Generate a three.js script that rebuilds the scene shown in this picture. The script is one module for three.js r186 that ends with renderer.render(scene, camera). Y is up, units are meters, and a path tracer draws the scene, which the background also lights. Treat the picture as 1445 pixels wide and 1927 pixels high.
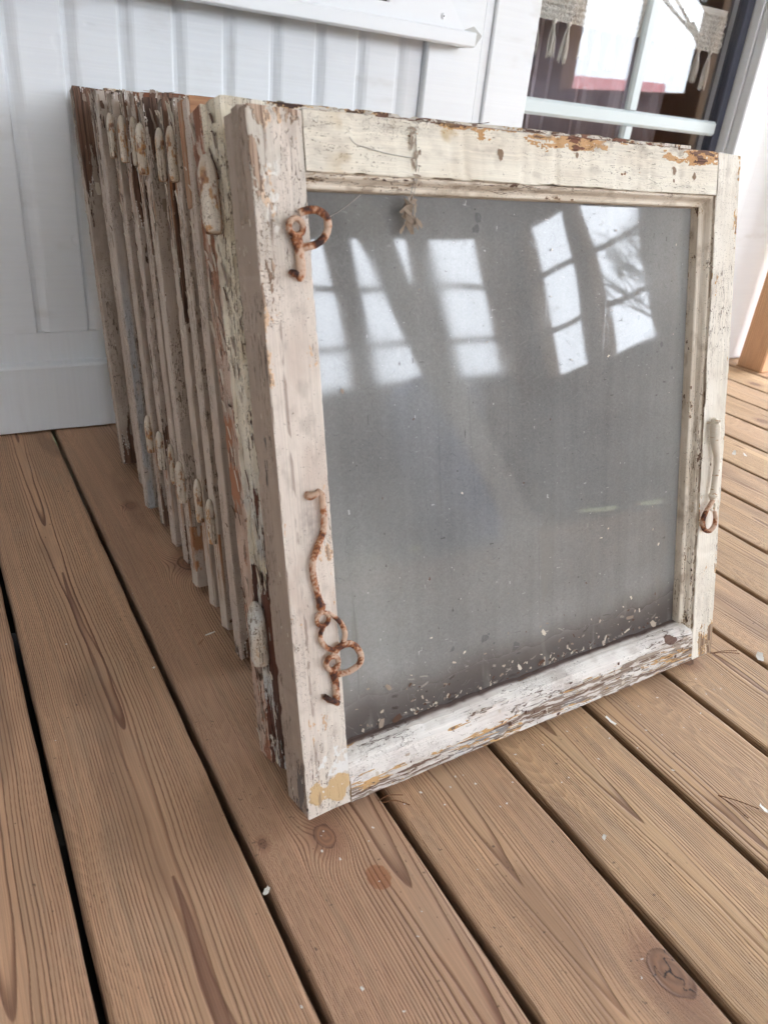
import * as THREE from 'three';
import { mergeGeometries } from 'three/addons/utils/BufferGeometryUtils.js';

// ------------------------------------------------------------------ camera, sky, sun, exposure
const scene = new THREE.Scene();
const camera = new THREE.PerspectiveCamera(68.81, 767 / 1024, 0.03, 400);
camera.rotation.order = 'YXZ';
camera.rotation.set(-0.48623, -0.57392, 0.1075);
camera.position.set(-0.02638, 0.62685, 1.49623);
camera.focus = 0.95;
camera.userData.fStop = 7;
camera.updateMatrixWorld();

const SKYL = 1.0;
{
  const w = 256, h = 128, d = new Float32Array(w * h * 4);
  for (let j = 0; j < h; j++) for (let i = 0; i < w; i++) {
    const el = ((j + 0.5) / h - 0.5) * Math.PI;              // row 0 is the nadir
    const s = Math.max(0, Math.sin(el));
    let L = el > 0 ? SKYL * (0.82 + 0.5 * s) : SKYL * 0.2;
    const a = i / w * Math.PI * 2;
    if (el > 0) L *= 1 + 0.06 * Math.sin(a * 3 + 4 * el) + 0.04 * Math.sin(a * 7 - 9 * el + 1);
    const k = (j * w + i) * 4;
    d[k] = L * 0.92; d[k + 1] = L * 0.99; d[k + 2] = L * 1.09; d[k + 3] = 1;
  }
  const t = new THREE.DataTexture(d, w, h, THREE.RGBAFormat, THREE.FloatType);
  t.mapping = THREE.EquirectangularReflectionMapping;
  t.magFilter = t.minFilter = THREE.LinearFilter;
  t.needsUpdate = true;
  scene.background = t; scene.environment = t;
}
const sun = new THREE.DirectionalLight(0xfff2e2, 0.9);
sun.position.set(6, 14, 9); sun.target.position.set(0.5, 0, 0.5);
sun.castShadow = true; sun.shadow.radius = 40; sun.shadow.mapSize.set(2048, 2048);
sun.shadow.camera.left = -8; sun.shadow.camera.right = 8; sun.shadow.camera.top = 8; sun.shadow.camera.bottom = -8; sun.shadow.camera.far = 40;
scene.add(sun, sun.target);

const renderer = new THREE.WebGLRenderer({ antialias: true });
renderer.toneMapping = THREE.LinearToneMapping;
renderer.toneMappingExposure = 13.6;
renderer.shadowMap.enabled = true;

// ------------------------------------------------------------------ numbers, noise, textures
let seed = 7;
const rnd = () => { seed = (seed * 1664525 + 1013904223) >>> 0; return seed / 4294967296; };
const rr = (a, b) => a + (b - a) * rnd();
const clamp = (x, a = 0, b = 1) => x < a ? a : x > b ? b : x;
const sst = (a, b, x) => { const t = clamp((x - a) / (b - a)); return t * t * (3 - 2 * t); };
const lerp = (a, b, t) => a + (b - a) * t;
const mix3 = (a, b, t) => [a[0] + (b[0] - a[0]) * t, a[1] + (b[1] - a[1]) * t, a[2] + (b[2] - a[2]) * t];
const LAT = new Float32Array(65536); for (let i = 0; i < 65536; i++) LAT[i] = rnd();
function N(x, y, s = 0) {                                       // value noise, 0..1
  const xf = Math.floor(x), yf = Math.floor(y), fx = x - xf, fy = y - yf, x0 = (xf + s * 101) & 255, y0 = ((yf + s * 37) & 255) << 8, x1 = (x0 + 1) & 255, y1 = (y0 + 256) & 65535;
  const u = fx * fx * (3 - 2 * fx), v = fy * fy * (3 - 2 * fy), a = LAT[y0 | x0], c = LAT[y1 | x0];
  const p = a + (LAT[y0 | x1] - a) * u; return p + (c + (LAT[y1 | x1] - c) * u - p) * v;
}
function F(x, y, o, s = 0) { let t = 0, a = 0.5, n = 0; for (let i = 0; i < o; i++) { t += a * N(x, y, s + i * 5); n += a; a *= 0.5; x = x * 2.03 + 11.3; y = y * 2.03 + 5.7; } return t / n; }

// a colour map and a relief-and-gloss map (height in r, roughness in g) of a surface of lu by lv metres
function paintTex(lu, lv, wu, wv, fn, repeat = false, after = null) {
  const c = new Uint8Array(wu * wv * 4), b = new Uint8Array(wu * wv * 4);
  for (let j = 0; j < wv; j++) for (let i = 0; i < wu; i++) {
    const o = fn((i + 0.5) / wu * lu, (j + 0.5) / wv * lv), k = (j * wu + i) * 4;
    c[k] = clamp(o[0], 0, 255); c[k + 1] = clamp(o[1], 0, 255); c[k + 2] = clamp(o[2], 0, 255); c[k + 3] = 255;
    b[k] = clamp(o[3]) * 255; b[k + 1] = clamp(o[4] ?? 0.7) * 255; b[k + 2] = 0; b[k + 3] = 255;
  }
  if (after) after(c, b);
  const mk = (d, srgb) => {
    const t = new THREE.DataTexture(d, wu, wv, THREE.RGBAFormat); t.magFilter = THREE.LinearFilter; t.minFilter = THREE.LinearMipmapLinearFilter; t.generateMipmaps = true;
    t.wrapS = t.wrapT = repeat ? THREE.RepeatWrapping : THREE.MirroredRepeatWrapping; if (srgb) t.colorSpace = THREE.SRGBColorSpace; t.needsUpdate = true; return t;
  };
  return { c: mk(c, true), b: mk(b, false) };
}
function texMat(t, bump, extra = {}) {
  return new THREE.MeshStandardMaterial({ map: t.c, bumpMap: t.b, bumpScale: bump, roughnessMap: t.b, roughness: 1, metalness: 0, ...extra });
}
const plain = (r, g, b, rough = 0.7, extra = {}) => new THREE.MeshStandardMaterial({ color: new THREE.Color().setRGB(r, g, b), roughness: rough, ...extra });

// ------------------------------------------------------------------ scene helpers
const used = {};
function numbered(name) { used[name] = (used[name] ?? -1) + 1; return used[name] ? `${name}_${String(used[name]).padStart(3, '0')}` : name; }
function shade(m) { m.castShadow = m.receiveShadow = true; return m; }
function tag(o, label, category, group, kind) { Object.assign(o.userData, { label, category }); if (group) o.userData.group = group; if (kind) o.userData.kind = kind; return o; }
function thing(name, label, category, pos = [0, 0, 0], group, kind) {
  const o = new THREE.Group(); o.name = numbered(name); o.position.set(...pos); scene.add(o); return tag(o, label, category, group, kind);
}
function part(name, geo, mat, parent) { const m = shade(new THREE.Mesh(geo, mat)); m.name = numbered(name); parent.add(m); return m; }
function solo(name, geo, mat, label, category, group, kind) { const m = part(name, geo, mat, scene); return tag(m, label, category, group, kind); }

// a box with small chamfers, uv in metres (u along the longest side)
function bevelBox(x0, x1, y0, y1, z0, z1, r = 0.002) {
  const sx = x1 - x0, sy = y1 - y0, sz = z1 - z0;
  const c = Math.min(r, sx / 2.01, sy / 2.01, sz / 2.01);
  const P = [], U = [], I = [];
  const quad = (a, b, d, e) => { const k = P.length / 3; for (const p of [a, b, d, e]) P.push(...p); I.push(k, k + 1, k + 2, k, k + 2, k + 3); };
  const X = [x0, x1], Y = [y0, y1], Z = [z0, z1];
  const pt = (i, j, k, ax) => { const p = [X[i], Y[j], Z[k]]; const s = [i ? -1 : 1, j ? -1 : 1, k ? -1 : 1]; for (let a = 0; a < 3; a++) if (a !== ax) p[a] += s[a] * c; return p; };
  for (let ax = 0; ax < 3; ax++) for (let s = 0; s < 2; s++) {
    const b = (ax + 1) % 3, d = (ax + 2) % 3;
    const q = [[0, 0], [1, 0], [1, 1], [0, 1]].map(([m, n]) => { const ix = [0, 0, 0]; ix[ax] = s; ix[b] = m; ix[d] = n; return pt(...ix, ax); });
    if (s) quad(...q); else quad(q[3], q[2], q[1], q[0]);
  }
  for (let ax = 0; ax < 3; ax++) { const b = (ax + 1) % 3, d = (ax + 2) % 3;      // edges along ax
    for (const [m, n] of [[0, 0], [1, 0], [1, 1], [0, 1]]) {
      const at = (e, which) => { const ix = [0, 0, 0]; ix[ax] = e; ix[b] = m; ix[d] = n; return pt(...ix, which); };
      const q = [at(0, b), at(1, b), at(1, d), at(0, d)];
      if ((m ^ n) === 0) quad(...(q)); else quad(q[3], q[2], q[1], q[0]);
    } }
  for (let i = 0; i < 2; i++) for (let j = 0; j < 2; j++) for (let k = 0; k < 2; k++) {
    const n = P.length / 3; P.push(...pt(i, j, k, 0), ...pt(i, j, k, 1), ...pt(i, j, k, 2));
    if ((i ^ j ^ k) === 1) I.push(n, n + 1, n + 2); else I.push(n, n + 2, n + 1);
  }
  const g = new THREE.BufferGeometry(); g.setAttribute('position', new THREE.Float32BufferAttribute(P, 3)); g.setIndex(I);
  let ng = g.toNonIndexed(); ng.computeVertexNormals();
  const p = ng.attributes.position, nn = ng.attributes.normal, long = sx >= sy && sx >= sz ? 0 : sy >= sz ? 1 : 2;
  for (let i = 0; i < p.count; i++) {
    const v = [p.getX(i), p.getY(i), p.getZ(i)], a = [Math.abs(nn.getX(i)), Math.abs(nn.getY(i)), Math.abs(nn.getZ(i))];
    const na = a[0] > a[1] && a[0] > a[2] ? 0 : a[1] > a[2] ? 1 : 2;
    const o = [0, 1, 2].filter((q) => q !== na); const ul = o.includes(long) ? long : o[0], vl = o.find((q) => q !== ul);
    U.push(v[ul], v[vl]);
  }
  ng.setAttribute('uv', new THREE.Float32BufferAttribute(U, 2));
  return ng;
}

// a bar of closed section pts [[a, b], ...] run along t from t0(a, b) to t1(a, b); place(a, b, t) gives the point. Faces are flat across, the edges worn.
function bar(pts, t0, t1, segs, place, o = {}) {
  const n = pts.length, f0 = typeof t0 === 'function' ? t0 : () => t0, f1 = typeof t1 === 'function' ? t1 : () => t1;
  let area = 0; for (let i = 0; i < n; i++) { const [a, b] = pts[i], [c, d] = pts[(i + 1) % n]; area += a * d - c * b; }
  const e0 = place(0, 0, 0), ea = place(1, 0, 0).sub(e0), eb = place(0, 1, 0).sub(e0), et = place(0, 0, 1).sub(e0);
  const flip = (area > 0) === (ea.cross(eb).dot(et) < 0);
  const per = [0]; for (let i = 0; i < n; i++) { const [a, b] = pts[i], [c, d] = pts[(i + 1) % n]; per.push(per[i] + Math.hypot(c - a, d - b)); }
  const PL = o.per ?? per[n], ca = pts.reduce((s, p) => s + p[0], 0) / n, cb = pts.reduce((s, p) => s + p[1], 0) / n;
  const s0 = o.seed ?? 1, wob = o.wobble ?? 0.0004, chip = o.chip ?? 0.002;
  const grid = [], tt = [];
  for (let k = 0; k <= segs; k++) { const row = []; const trow = [];
    for (let i = 0; i < n; i++) {
      let [a, b] = pts[i]; const A = f0(a, b), B = f1(a, b), t = A + (B - A) * k / segs;
      const [pa, pb] = pts[(i + n - 1) % n], [na, nb] = pts[(i + 1) % n];
      a += (N(t * 24 + i * 9.1, s0 * 3.3, 1) - 0.5) * 2 * wob; b += (N(t * 24 + i * 5.7, s0 * 7.1, 2) - 0.5) * 2 * wob;
      const ch = Math.max(0, F(t * 70 + i * 3.1, s0 * 1.7 + i, 2, 3) - 0.6) * chip * 4;
      const da = ca - a, db = cb - b, dl = Math.hypot(da, db) || 1;
      const turn = Math.abs((a - pa) * (nb - b) - (b - pb) * (na - a)) > 1e-9 ? 1 : 0;
      a += da / dl * ch * turn; b += db / dl * ch * turn;
      let t2 = t; if (o.ragged && (k === 0 || k === segs)) t2 += (k ? -1 : 1) * o.ragged * N(i * 1.7 + s0, k, 4);
      row.push(place(a, b, t2)); trow.push(t);
    }
    grid.push(row); tt.push(trow); }
  const parts = [], T0 = o.t0 ?? Math.min(...pts.map(([a, b]) => f0(a, b))), T1 = o.t1 ?? Math.max(...pts.map(([a, b]) => f1(a, b)));
  for (let i = 0; i < n; i++) {
    const j = (i + 1) % n, P = [], U = [], I = [];
    for (let k = 0; k <= segs; k++) {
      P.push(...grid[k][i].toArray(), ...grid[k][j].toArray());
      U.push((tt[k][i] - T0) / (T1 - T0), per[i] / PL, (tt[k][j] - T0) / (T1 - T0), per[i + 1] / PL);
      if (k) { const q = k * 2; I.push(...(flip ? [q - 2, q - 1, q, q - 1, q + 1, q] : [q - 2, q, q - 1, q - 1, q, q + 1])); }
    }
    const g = new THREE.BufferGeometry(); g.setAttribute('position', new THREE.Float32BufferAttribute(P, 3)); g.setAttribute('uv', new THREE.Float32BufferAttribute(U, 2)); g.setIndex(I); g.computeVertexNormals(); parts.push(g);
  }
  const tri = THREE.ShapeUtils.triangulateShape(pts.map(([a, b]) => new THREE.Vector2(a, b)), []);
  for (const e of [0, 1]) {
    const row = grid[e ? segs : 0], P = row.flatMap((p) => p.toArray()), U = pts.flatMap(([a, b]) => [(e ? 0.98 : 0.02) + (b - cb) * 1.5, clamp((a - ca) * 3 + 0.5)]);
    const I = tri.flatMap(([a, b, c]) => [a, b, c]);
    const g = new THREE.BufferGeometry(); g.setAttribute('position', new THREE.Float32BufferAttribute(P, 3)); g.setAttribute('uv', new THREE.Float32BufferAttribute(U, 2)); g.setIndex(I);
    g.computeVertexNormals(); const nrm = new THREE.Vector3(...g.attributes.normal.array.slice(0, 3));
    const want = et.clone().multiplyScalar(e ? 1 : -1); if (nrm.dot(want) < 0) { g.setIndex(tri.flatMap(([a, b, c]) => [a, c, b])); g.computeVertexNormals(); }
    parts.push(g);
  }
  return mergeGeometries(parts);
}
const alongY = (a, b, t) => new THREE.Vector3(a, t, b);      // a = x, b = z
const alongX = (a, b, t) => new THREE.Vector3(t, a, b);      // a = y, b = z
const alongZ = (a, b, t) => new THREE.Vector3(a, b, t);      // a = x, b = y

// a tube through points [x, y, z, radius], lumpy; colour(t, ang, x, y, z) gives linear vertex colours
function tube(pts, segs0, rad0, closed, colour, lump = 0.12, sd = 1, flat = 1) {
  const segs = segs0 * 2, rad = Math.round(rad0 * 1.6);
  const curve = new THREE.CatmullRomCurve3(pts.map((p) => new THREE.Vector3(p[0], p[1], p[2])), closed, 'centripetal');
  const fr = curve.computeFrenetFrames(segs, closed), P = [], Cc = [], I = [];
  const rAt = (t) => { const m = pts.length - (closed ? 0 : 1), q = t * m, i = Math.min(Math.floor(q), m - (closed ? 1 : 1)); const a = pts[i][3], b = pts[(i + 1) % pts.length][3]; return lerp(a, b, clamp(q - i)); };
  for (let k = 0; k <= segs; k++) { const t = k / segs, c = curve.getPoint(t), kk = closed && k === segs ? 0 : k;
    for (let j = 0; j <= rad; j++) { const an = (j % rad) / rad * Math.PI * 2;
      const r = rAt(t) * 0.84 * (1 + 0.6 * (F(kk * 0.14 + sd * 3, (j % rad) * 0.5 + sd, 3, sd) - 0.5) * 2 * lump);
      const p = c.clone().addScaledVector(fr.normals[kk], Math.cos(an) * r).addScaledVector(fr.binormals[kk], Math.sin(an) * r);
      if (flat !== 1) p.z = c.z + (p.z - c.z) * flat;
      P.push(p.x, p.y, p.z); Cc.push(...colour(t, p.x, p.y, p.z)); } }
  for (let k = 0; k < segs; k++) for (let j = 0; j < rad; j++) { const a = k * (rad + 1) + j, b = a + rad + 1; I.push(a, a + 1, b, a + 1, b + 1, b); }
  if (!closed) for (const e of [0, segs]) { const c = curve.getPoint(e / segs), k = P.length / 3; P.push(c.x, c.y, c.z); Cc.push(...colour(e / segs, c.x, c.y, c.z));
    for (let j = 0; j < rad; j++) { const a = e * (rad + 1) + j; I.push(...(e ? [a, a + 1, k] : [a + 1, a, k])); } }
  const g = new THREE.BufferGeometry(); g.setAttribute('position', new THREE.Float32BufferAttribute(P, 3)); g.setAttribute('color', new THREE.Float32BufferAttribute(Cc, 3)); g.setIndex(I); g.computeVertexNormals(); return g;
}
const lin = (c) => c.map((x) => ((x / 255 + 0.055) / 1.055) ** 2.4);
const RUSTC = [lin([204, 180, 160]), lin([158, 98, 56]), lin([92, 48, 30]), lin([52, 30, 24])];
function rusty(amount, sd) {
  return (t, x, y, z) => { const n = F(x * 120 + sd * 9, (y + z * 0.7) * 120, 2, sd), m = F(x * 640 + 3, (y - z) * 640 + sd * 5, 3, sd + 3), q = n * 0.62 + m * 0.38 + amount;
    return q < 0.47 ? mix3(RUSTC[0], RUSTC[1], 0.12 + 0.3 * m) : q < 0.55 ? mix3(mix3(RUSTC[0], RUSTC[1], 0.3), RUSTC[1], (q - 0.47) / 0.08) : q < 0.66 ? mix3(RUSTC[1], RUSTC[2], (q - 0.55) / 0.11) : mix3(RUSTC[2], RUSTC[3], clamp((q - 0.66) / 0.1)); };
}
const ironMat = new THREE.MeshStandardMaterial({ vertexColors: true, roughness: 0.72 });

// ------------------------------------------------------------------ old paint on old wood
const GREYWOOD = [132, 120, 110], DARKWOOD = [74, 58, 48], REDWOOD = [118, 82, 62];
function oldPaint(u, v, o) {                                    // u along the grain, v across, in metres
  const s = o.s ?? 1, uu = u + s * 3.7, vv = v + s * 1.3;
  const ku = o.ku ?? 1, c0 = 0.56 * F(uu * 30 * ku, vv * 75, 3, s) + 0.32 * F(uu * 110 * ku, vv * 330, 2, s + 1) + 0.12 * N(uu * 520 * ku, vv * 900, s + 2);
  const c = (c0 - 0.5) * 2.4 + 0.5, peel = typeof o.peel === 'function' ? o.peel(u, v) : o.peel;
  const d = c - peel, band = o.band ?? 0.08;
  const grain = F(uu * 14, vv * 700, 3, s + 4), fine = N(uu * 60, vv * 2600, s + 5);
  let col, h, rough = 0.72;
  if (d > 0) {
    const t = F(uu * 22, vv * 45, 3, s + 6), st = N(uu * 9, vv * 1400, s + 7);
    col = mix3(o.base, o.tint ?? o.base, sst(0.35, 0.7, t)); const k = 1 + (st - 0.5) * 0.07 + (fine - 0.5) * 0.05; col = [col[0] * k, col[1] * k, col[2] * k];
    if (d < band) { const w = 1 - d / band; if (o.under && F(uu * 18, vv * 60, 2, s + 8) > (o.underAt ?? 0.5)) { col = mix3(o.under, o.under2 ?? o.under, t); h = 0.62; } else { col = mix3(col, [col[0] * 0.93, col[1] * 0.9, col[2] * 0.87], w * 0.8); h = 0.9; } } else h = 0.9 + (st - 0.5) * 0.06;
    const cr = Math.abs(F(uu * 40, vv * 300, 3, s + 9) - 0.5), ca = Math.abs(F(uu * 330, vv * 330, 2, s + 10) - 0.5);
    const cm = (o.crack ?? 0.5) * sst(0.42, 0.7, F(uu * 12, vv * 30, 2, s + 11));
    if (cr < 0.02 * cm * 2 || (o.alligator && ca < 0.022 * o.alligator * sst(0.45, 0.65, F(uu * 15 + 5, vv * 25, 2, s + 12)))) { col = mix3(col, [88, 72, 60], 0.72); h -= 0.45; }
    const dirt = sst(0.5, 0.85, F(uu * 60, vv * 110, 4, s + 13)) * (o.dirt ?? 0.5); col = mix3(col, o.dirtCol ?? [118, 104, 92], dirt * 0.6);
    const spk = N(uu * 800, vv * 800, s + 14); if (spk > 0.93 && N(uu * 90, vv * 90, s + 15) > 0.55) { col = mix3(col, [86, 70, 58], 0.6 * (o.speck ?? 1)); h -= 0.1; }
    const pit = N(uu * 330, vv * 500, s + 16); h += (pit - 0.5) * 0.08; rough = 0.62 + 0.2 * t;
  } else {
    const w = o.wood ?? GREYWOOD, t = F(uu * 12, vv * 30, 3, s + 17);
    col = mix3(o.dark ?? DARKWOOD, w, sst(0.25, 0.62, grain)); col = mix3(col, o.wood2 ?? REDWOOD, sst(0.5, 0.72, t) * 0.7);
    const k = 1 + (fine - 0.5) * 0.16; col = [col[0] * k, col[1] * k, col[2] * k];
    h = 0.28 + (grain - 0.5) * 0.55; rough = 0.88;
    if (d > -0.03) { col = [col[0] * 0.8, col[1] * 0.78, col[2] * 0.76]; h *= 0.8; }
    if (o.residue) { const r = F(uu * 60, vv * 620, 3, s + 18); if (r > 1 - o.residue) { col = mix3(col, o.base, 0.8); h += 0.15; } }
  }
  return [col[0], col[1], col[2], h, rough];
}

// ------------------------------------------------------------------ ground and deck
const groundTex = paintTex(2, 2, 512, 512, (u, v) => { const a = F(u * 3, v * 3, 4, 61), b = F(u * 60, v * 60, 3, 62); const c = mix3([84, 78, 58], [96, 104, 62], sst(0.4, 0.6, a)); const k = 0.75 + b * 0.5; return [c[0] * k, c[1] * k, c[2] * k, b, 0.95]; }, false);
{
  const g = new THREE.PlaneGeometry(160, 160, 128, 128); g.rotateX(-Math.PI / 2);
  const p = g.attributes.position, uv = g.attributes.uv;
  for (let i = 0; i < p.count; i++) { const x = p.getX(i), z = p.getZ(i); p.setY(i, -0.24 + 0.08 * sst(4.5, 7, Math.hypot(x, z)) + (Math.hypot(x, z) > 12 ? 0.5 * (N(x * 0.08, z * 0.08, 9) - 0.5) : 0)); uv.setXY(i, x / 2, z / 2); }
  g.computeVertexNormals();
  solo('ground', g, texMat(groundTex, 0.02), 'dull grassy ground around and beneath the timber deck', 'ground', null, 'structure');
}
const PITCH = 0.15, BW = 0.1434, BOARDS = [
  // hue 0 pinkish brown .. 1 yellowish, pith offset from the board's middle, depth, taper, ring spacing, knots [x, z, r, dark]
  { i: -1, hue: 0.2, x0: 0.012, h: 0.028, tp: 0.010, sp: 0.0046, k: [] },
  { i: 0, hue: 0.25, x0: 0.002, h: 0.011, tp: 0.0105, sp: 0.0052, k: [], heart: 1 },
  { i: 1, hue: 0.12, x0: 0.045, h: 0.03, tp: 0.012, sp: 0.0056, k: [[0.069, 1.066, 0.0105, 0.1], [0.011, 1.048, 0.004, 0.8], [0.094, 0.54, 0.015, 0.35], [0.06, 0.33, 0.008, 0.5]] },
  { i: 2, hue: 0.45, x0: -0.006, h: 0.012, tp: 0.013, sp: 0.0043, k: [[0.127, 1.318, 0.017, 0.62]] },
  { i: 3, hue: 0.8, x0: 0.004, h: 0.013, tp: 0.009, sp: 0.0041, k: [] },
  { i: 4, hue: 0.7, x0: -0.05, h: 0.024, tp: 0.007, sp: 0.0043, k: [[0.1, 0.93, 0.009, 0.6]] },
  { i: 5, hue: 0.85, x0: 0.02, h: 0.018, tp: 0.011, sp: 0.0048, k: [[0.045, 1.02, 0.012, 0.5]] },
  { i: 6, hue: 0.75, x0: -0.01, h: 0.016, tp: 0.012, sp: 0.005, k: [[0.1, 0.55, 0.014, 0.8], [0.05, 0.86, 0.01, 0.5]] },
  { i: 7, hue: 0.95, x0: 0.03, h: 0.02, tp: 0.009, sp: 0.005, k: [[0.04, 0.42, 0.012, 0.7]] },
];
function boardTex(b, n) {
  const s = 20 + n * 3;
  return paintTex(1.65, 0.2, n < 4 ? 1536 : 1000, n < 4 ? 416 : 320, (u, v) => {
    const z = u - 0.02, xb = v - 0.028; let x = xb - BW / 2 - b.x0;
    x += (F(z * 1.6 + n * 7, 0.5, 2, s) - 0.5) * 0.03 + (F(z * 5, xb * 8, 2, s + 1) - 0.5) * 0.007;
    let push = 0, kn = null;
    for (const k of b.k) { const dx = xb - k[0], dz = (z - k[1]) * 0.72, d = Math.hypot(dx, dz), q = Math.exp(-((d / (k[2] * 2.1)) ** 2)); push += q * 0.020 * (k[2] / 0.013); if (d < k[2] * (1 + 0.15 * (N(Math.atan2(dz, dx) * 2, n, s) - 0.5))) kn = [d / k[2], k[3], dx, dz, k[2]]; }
    const h = b.h + b.tp * z * 1.0 + (F(z * 2.2 + 9, n * 3.1, 2, s + 2) - 0.5) * 0.006;
    let r = (Math.sqrt(x * x + h * h) + push) * 1.08; r += (F(z * 10, xb * 60, 2, s + 3) - 0.5) * 0.0016;
    const ph = r / b.sp * (1 + r * 9), i = Math.floor(ph), f = ph - i;
    const strong = 0.55 + 0.75 * N(i * 1.37, n * 2.3, s + 4);
    const dn = 1 / (1 + r * 18), wL = 0.5 + 0.22 * N(i * 2.1, n, s + 5);
    let late = sst(wL, 0.93, f) * (1 - sst(0.955, 1.0, f)) * strong; 
    const fib = N(z * 7, xb * 2100, s + 6), fib2 = N(z * 26, xb * 900, s + 7), pat = F(z * 2.4, xb * 9, 3, s + 8), tone = N(i * 0.61, n * 4.7, s + 9);
    let lightC = mix3(mix3([198, 154, 124], [206, 170, 129], b.hue), mix3([176, 137, 112], [184, 149, 109], b.hue), clamp(pat * 1.5 - 0.25));
    lightC = mix3(lightC, [150, 126, 100], 0.35 * tone);
    const darkC = mix3([110, 74, 56], [122, 88, 61], b.hue);
    late *= 0.78 + 0.3 * dn;
    let col = mix3(lightC, darkC, clamp(late * (0.66 + 0.5 * F(z * 4, xb * 30, 2, s + 12))));
    const k = 1 + (fib - 0.5) * 0.13 + (fib2 - 0.5) * 0.07; col = [col[0] * k, col[1] * k, col[2] * k];
    let hh = 0.45 + late * 0.42 + (fib - 0.5) * 0.16;
    if (b.heart) for (const [z0, len, wd] of [[0.5, 0.5, 0.009], [1.045, 0.6, 0.02]]) { const p = (z - z0) / len; if (p > 0 && p < 1) { const xx = x + (N(z * 14, 4, s) - 0.5) * 0.005, w = wd * Math.pow(p, 0.8) + 0.0003, e = sst(1.06, 0.96, Math.abs(xx) / w), ln = sst(0.0016, 0.0004, Math.abs(Math.abs(xx) - w)); col = mix3(col, [110, 76, 60], e * 0.75 * sst(0.5, 0.05, p)); col = mix3(col, [108, 74, 56], ln * 0.7 * sst(1, 0.6, p)); hh += ln * 0.15; } }
    const stain = sst(0.6, 0.8, F(z * 5 + n, xb * 16, 4, s + 11)); col = mix3(col, [120, 92, 72], stain * 0.4);
    const grey = sst(0.6, 0.82, F(z * 11 + 3, xb * 26 + n, 3, s + 13)); col = mix3(col, [156, 140, 122], grey * 0.15);
    if (kn) { const [d, dk, dx, dz, R] = kn; const ring = 0.5 + 0.5 * Math.sin(d * 15 + 3 * N(dx * 300, dz * 300, s)); let kc = mix3([140, 96, 70], [86, 58, 46], ring * 0.6); kc = mix3(kc, [78, 54, 44], dk * 0.5); kc = mix3(kc, lightC, 0.3);
      const an = Math.atan2(dz, dx); const ck = dk > 0.6 && Math.abs(Math.sin(an * 1.5 + 1 + (N(d * 6, n, s) - 0.5) * 1.6)) * d < 0.05; if (ck) { kc = [38, 26, 22]; hh -= 0.4; }
      const e = sst(1, 0.82, d); col = mix3(mix3(col, [80, 54, 42], 0.7), kc, e); hh = lerp(hh, 0.6 + ring * 0.1, e) - (d > 0.9 ? 0.15 : 0); }
    else for (const q of b.k) { const dd = Math.hypot(xb - q[0], (z - q[1]) * 0.72) / q[2]; if (dd < 2.4) col = mix3(col, [120, 80, 62], 0.4 * sst(2.4, 1, dd)); }
    if (n === 2) { const dd = Math.hypot(xb - 0.094, (z - 1.128) * 0.8) / 0.012 + 0.3 * F(xb * 300, z * 300, 2, s); if (dd < 1.1) col = mix3(col, [140, 82, 48], 0.55 * sst(1.15, 0.95, dd)); }
    const scr = N(z * 40 + xb * 260, xb * 40, s + 14) > 0.965 && N(z * 9, xb * 20, s + 15) > 0.66; if (scr) col = mix3(col, [206, 184, 158], 0.35);
    const spk = N(z * 420, xb * 420, s + 16); if (spk > 0.95 && N(z * 25, xb * 25, s + 17) > 0.6) col = mix3(col, [70, 54, 44], 0.6);
    const edge = Math.min(xb, BW - xb); if (edge < 0.004) { col = mix3(col, [96, 72, 52], 0.5 * sst(0.004, -0.003, edge)); }
    return [col[0], col[1], col[2], hh, 0.68 + 0.14 * fib2 - 0.06 * late];
  });
}
const boardMats = BOARDS.map((b, n) => texMat(boardTex(b, n), 0.0016));
{
  const deck = thing('deck', 'brown timber deck of grained boards with dark gaps between them', 'deck', [0, 0, 0], null, 'structure');
  const prof = (w) => [[0, -0.028], [0, -0.0045], [0.0009, -0.0019], [0.0028, -0.0005], [0.0055, 0], [w - 0.0055, 0], [w - 0.0028, -0.0005], [w - 0.0009, -0.0019], [w, -0.0045], [w, -0.028]];
  for (let i = -11; i < 23; i++) {
    const q = BOARDS.findIndex((b) => b.i === i), n = q >= 0 ? q : ((i * 5 + 77) % 4) + 5, off = q >= 0 ? 0 : ((i * 37 + 400) % 100) / 100 * 1.4;
    const g = bar(prof(BW).map(([a, b]) => [a + i * PITCH + (PITCH - BW) / 2, b]), -0.1, 3.98, i > -3 && i < 16 ? 200 : 30, alongZ, { seed: i + 30, wobble: 0.0007, chip: 0.0003, per: 0.2, t0: -0.02 - off, t1: 1.63 - off });
    part('deck_board', g, boardMats[n], deck);
  }
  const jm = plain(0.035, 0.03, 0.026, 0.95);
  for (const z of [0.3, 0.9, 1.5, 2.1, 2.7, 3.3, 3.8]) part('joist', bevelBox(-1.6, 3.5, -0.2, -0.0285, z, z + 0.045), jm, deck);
  const sk = plain(0.2, 0.16, 0.12, 0.9);
  part('skirt_board', bevelBox(-1.68, 3.56, -0.24, -0.03, 3.985, 4.0, 0.002), sk, deck); part('skirt_board', bevelBox(-1.69, -1.67, -0.24, -0.005, -0.1, 3.98, 0.002), sk, deck); part('skirt_board', bevelBox(3.552, 3.57, -0.24, -0.005, -0.1, 3.98, 0.002), sk, deck);
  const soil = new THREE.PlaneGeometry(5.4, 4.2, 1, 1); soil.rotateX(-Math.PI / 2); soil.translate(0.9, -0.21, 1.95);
  solo('soil', soil, plain(0.03, 0.026, 0.022, 1), 'dark soil under the deck, glimpsed through the gaps between boards', 'soil', null, 'structure');
}

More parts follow.
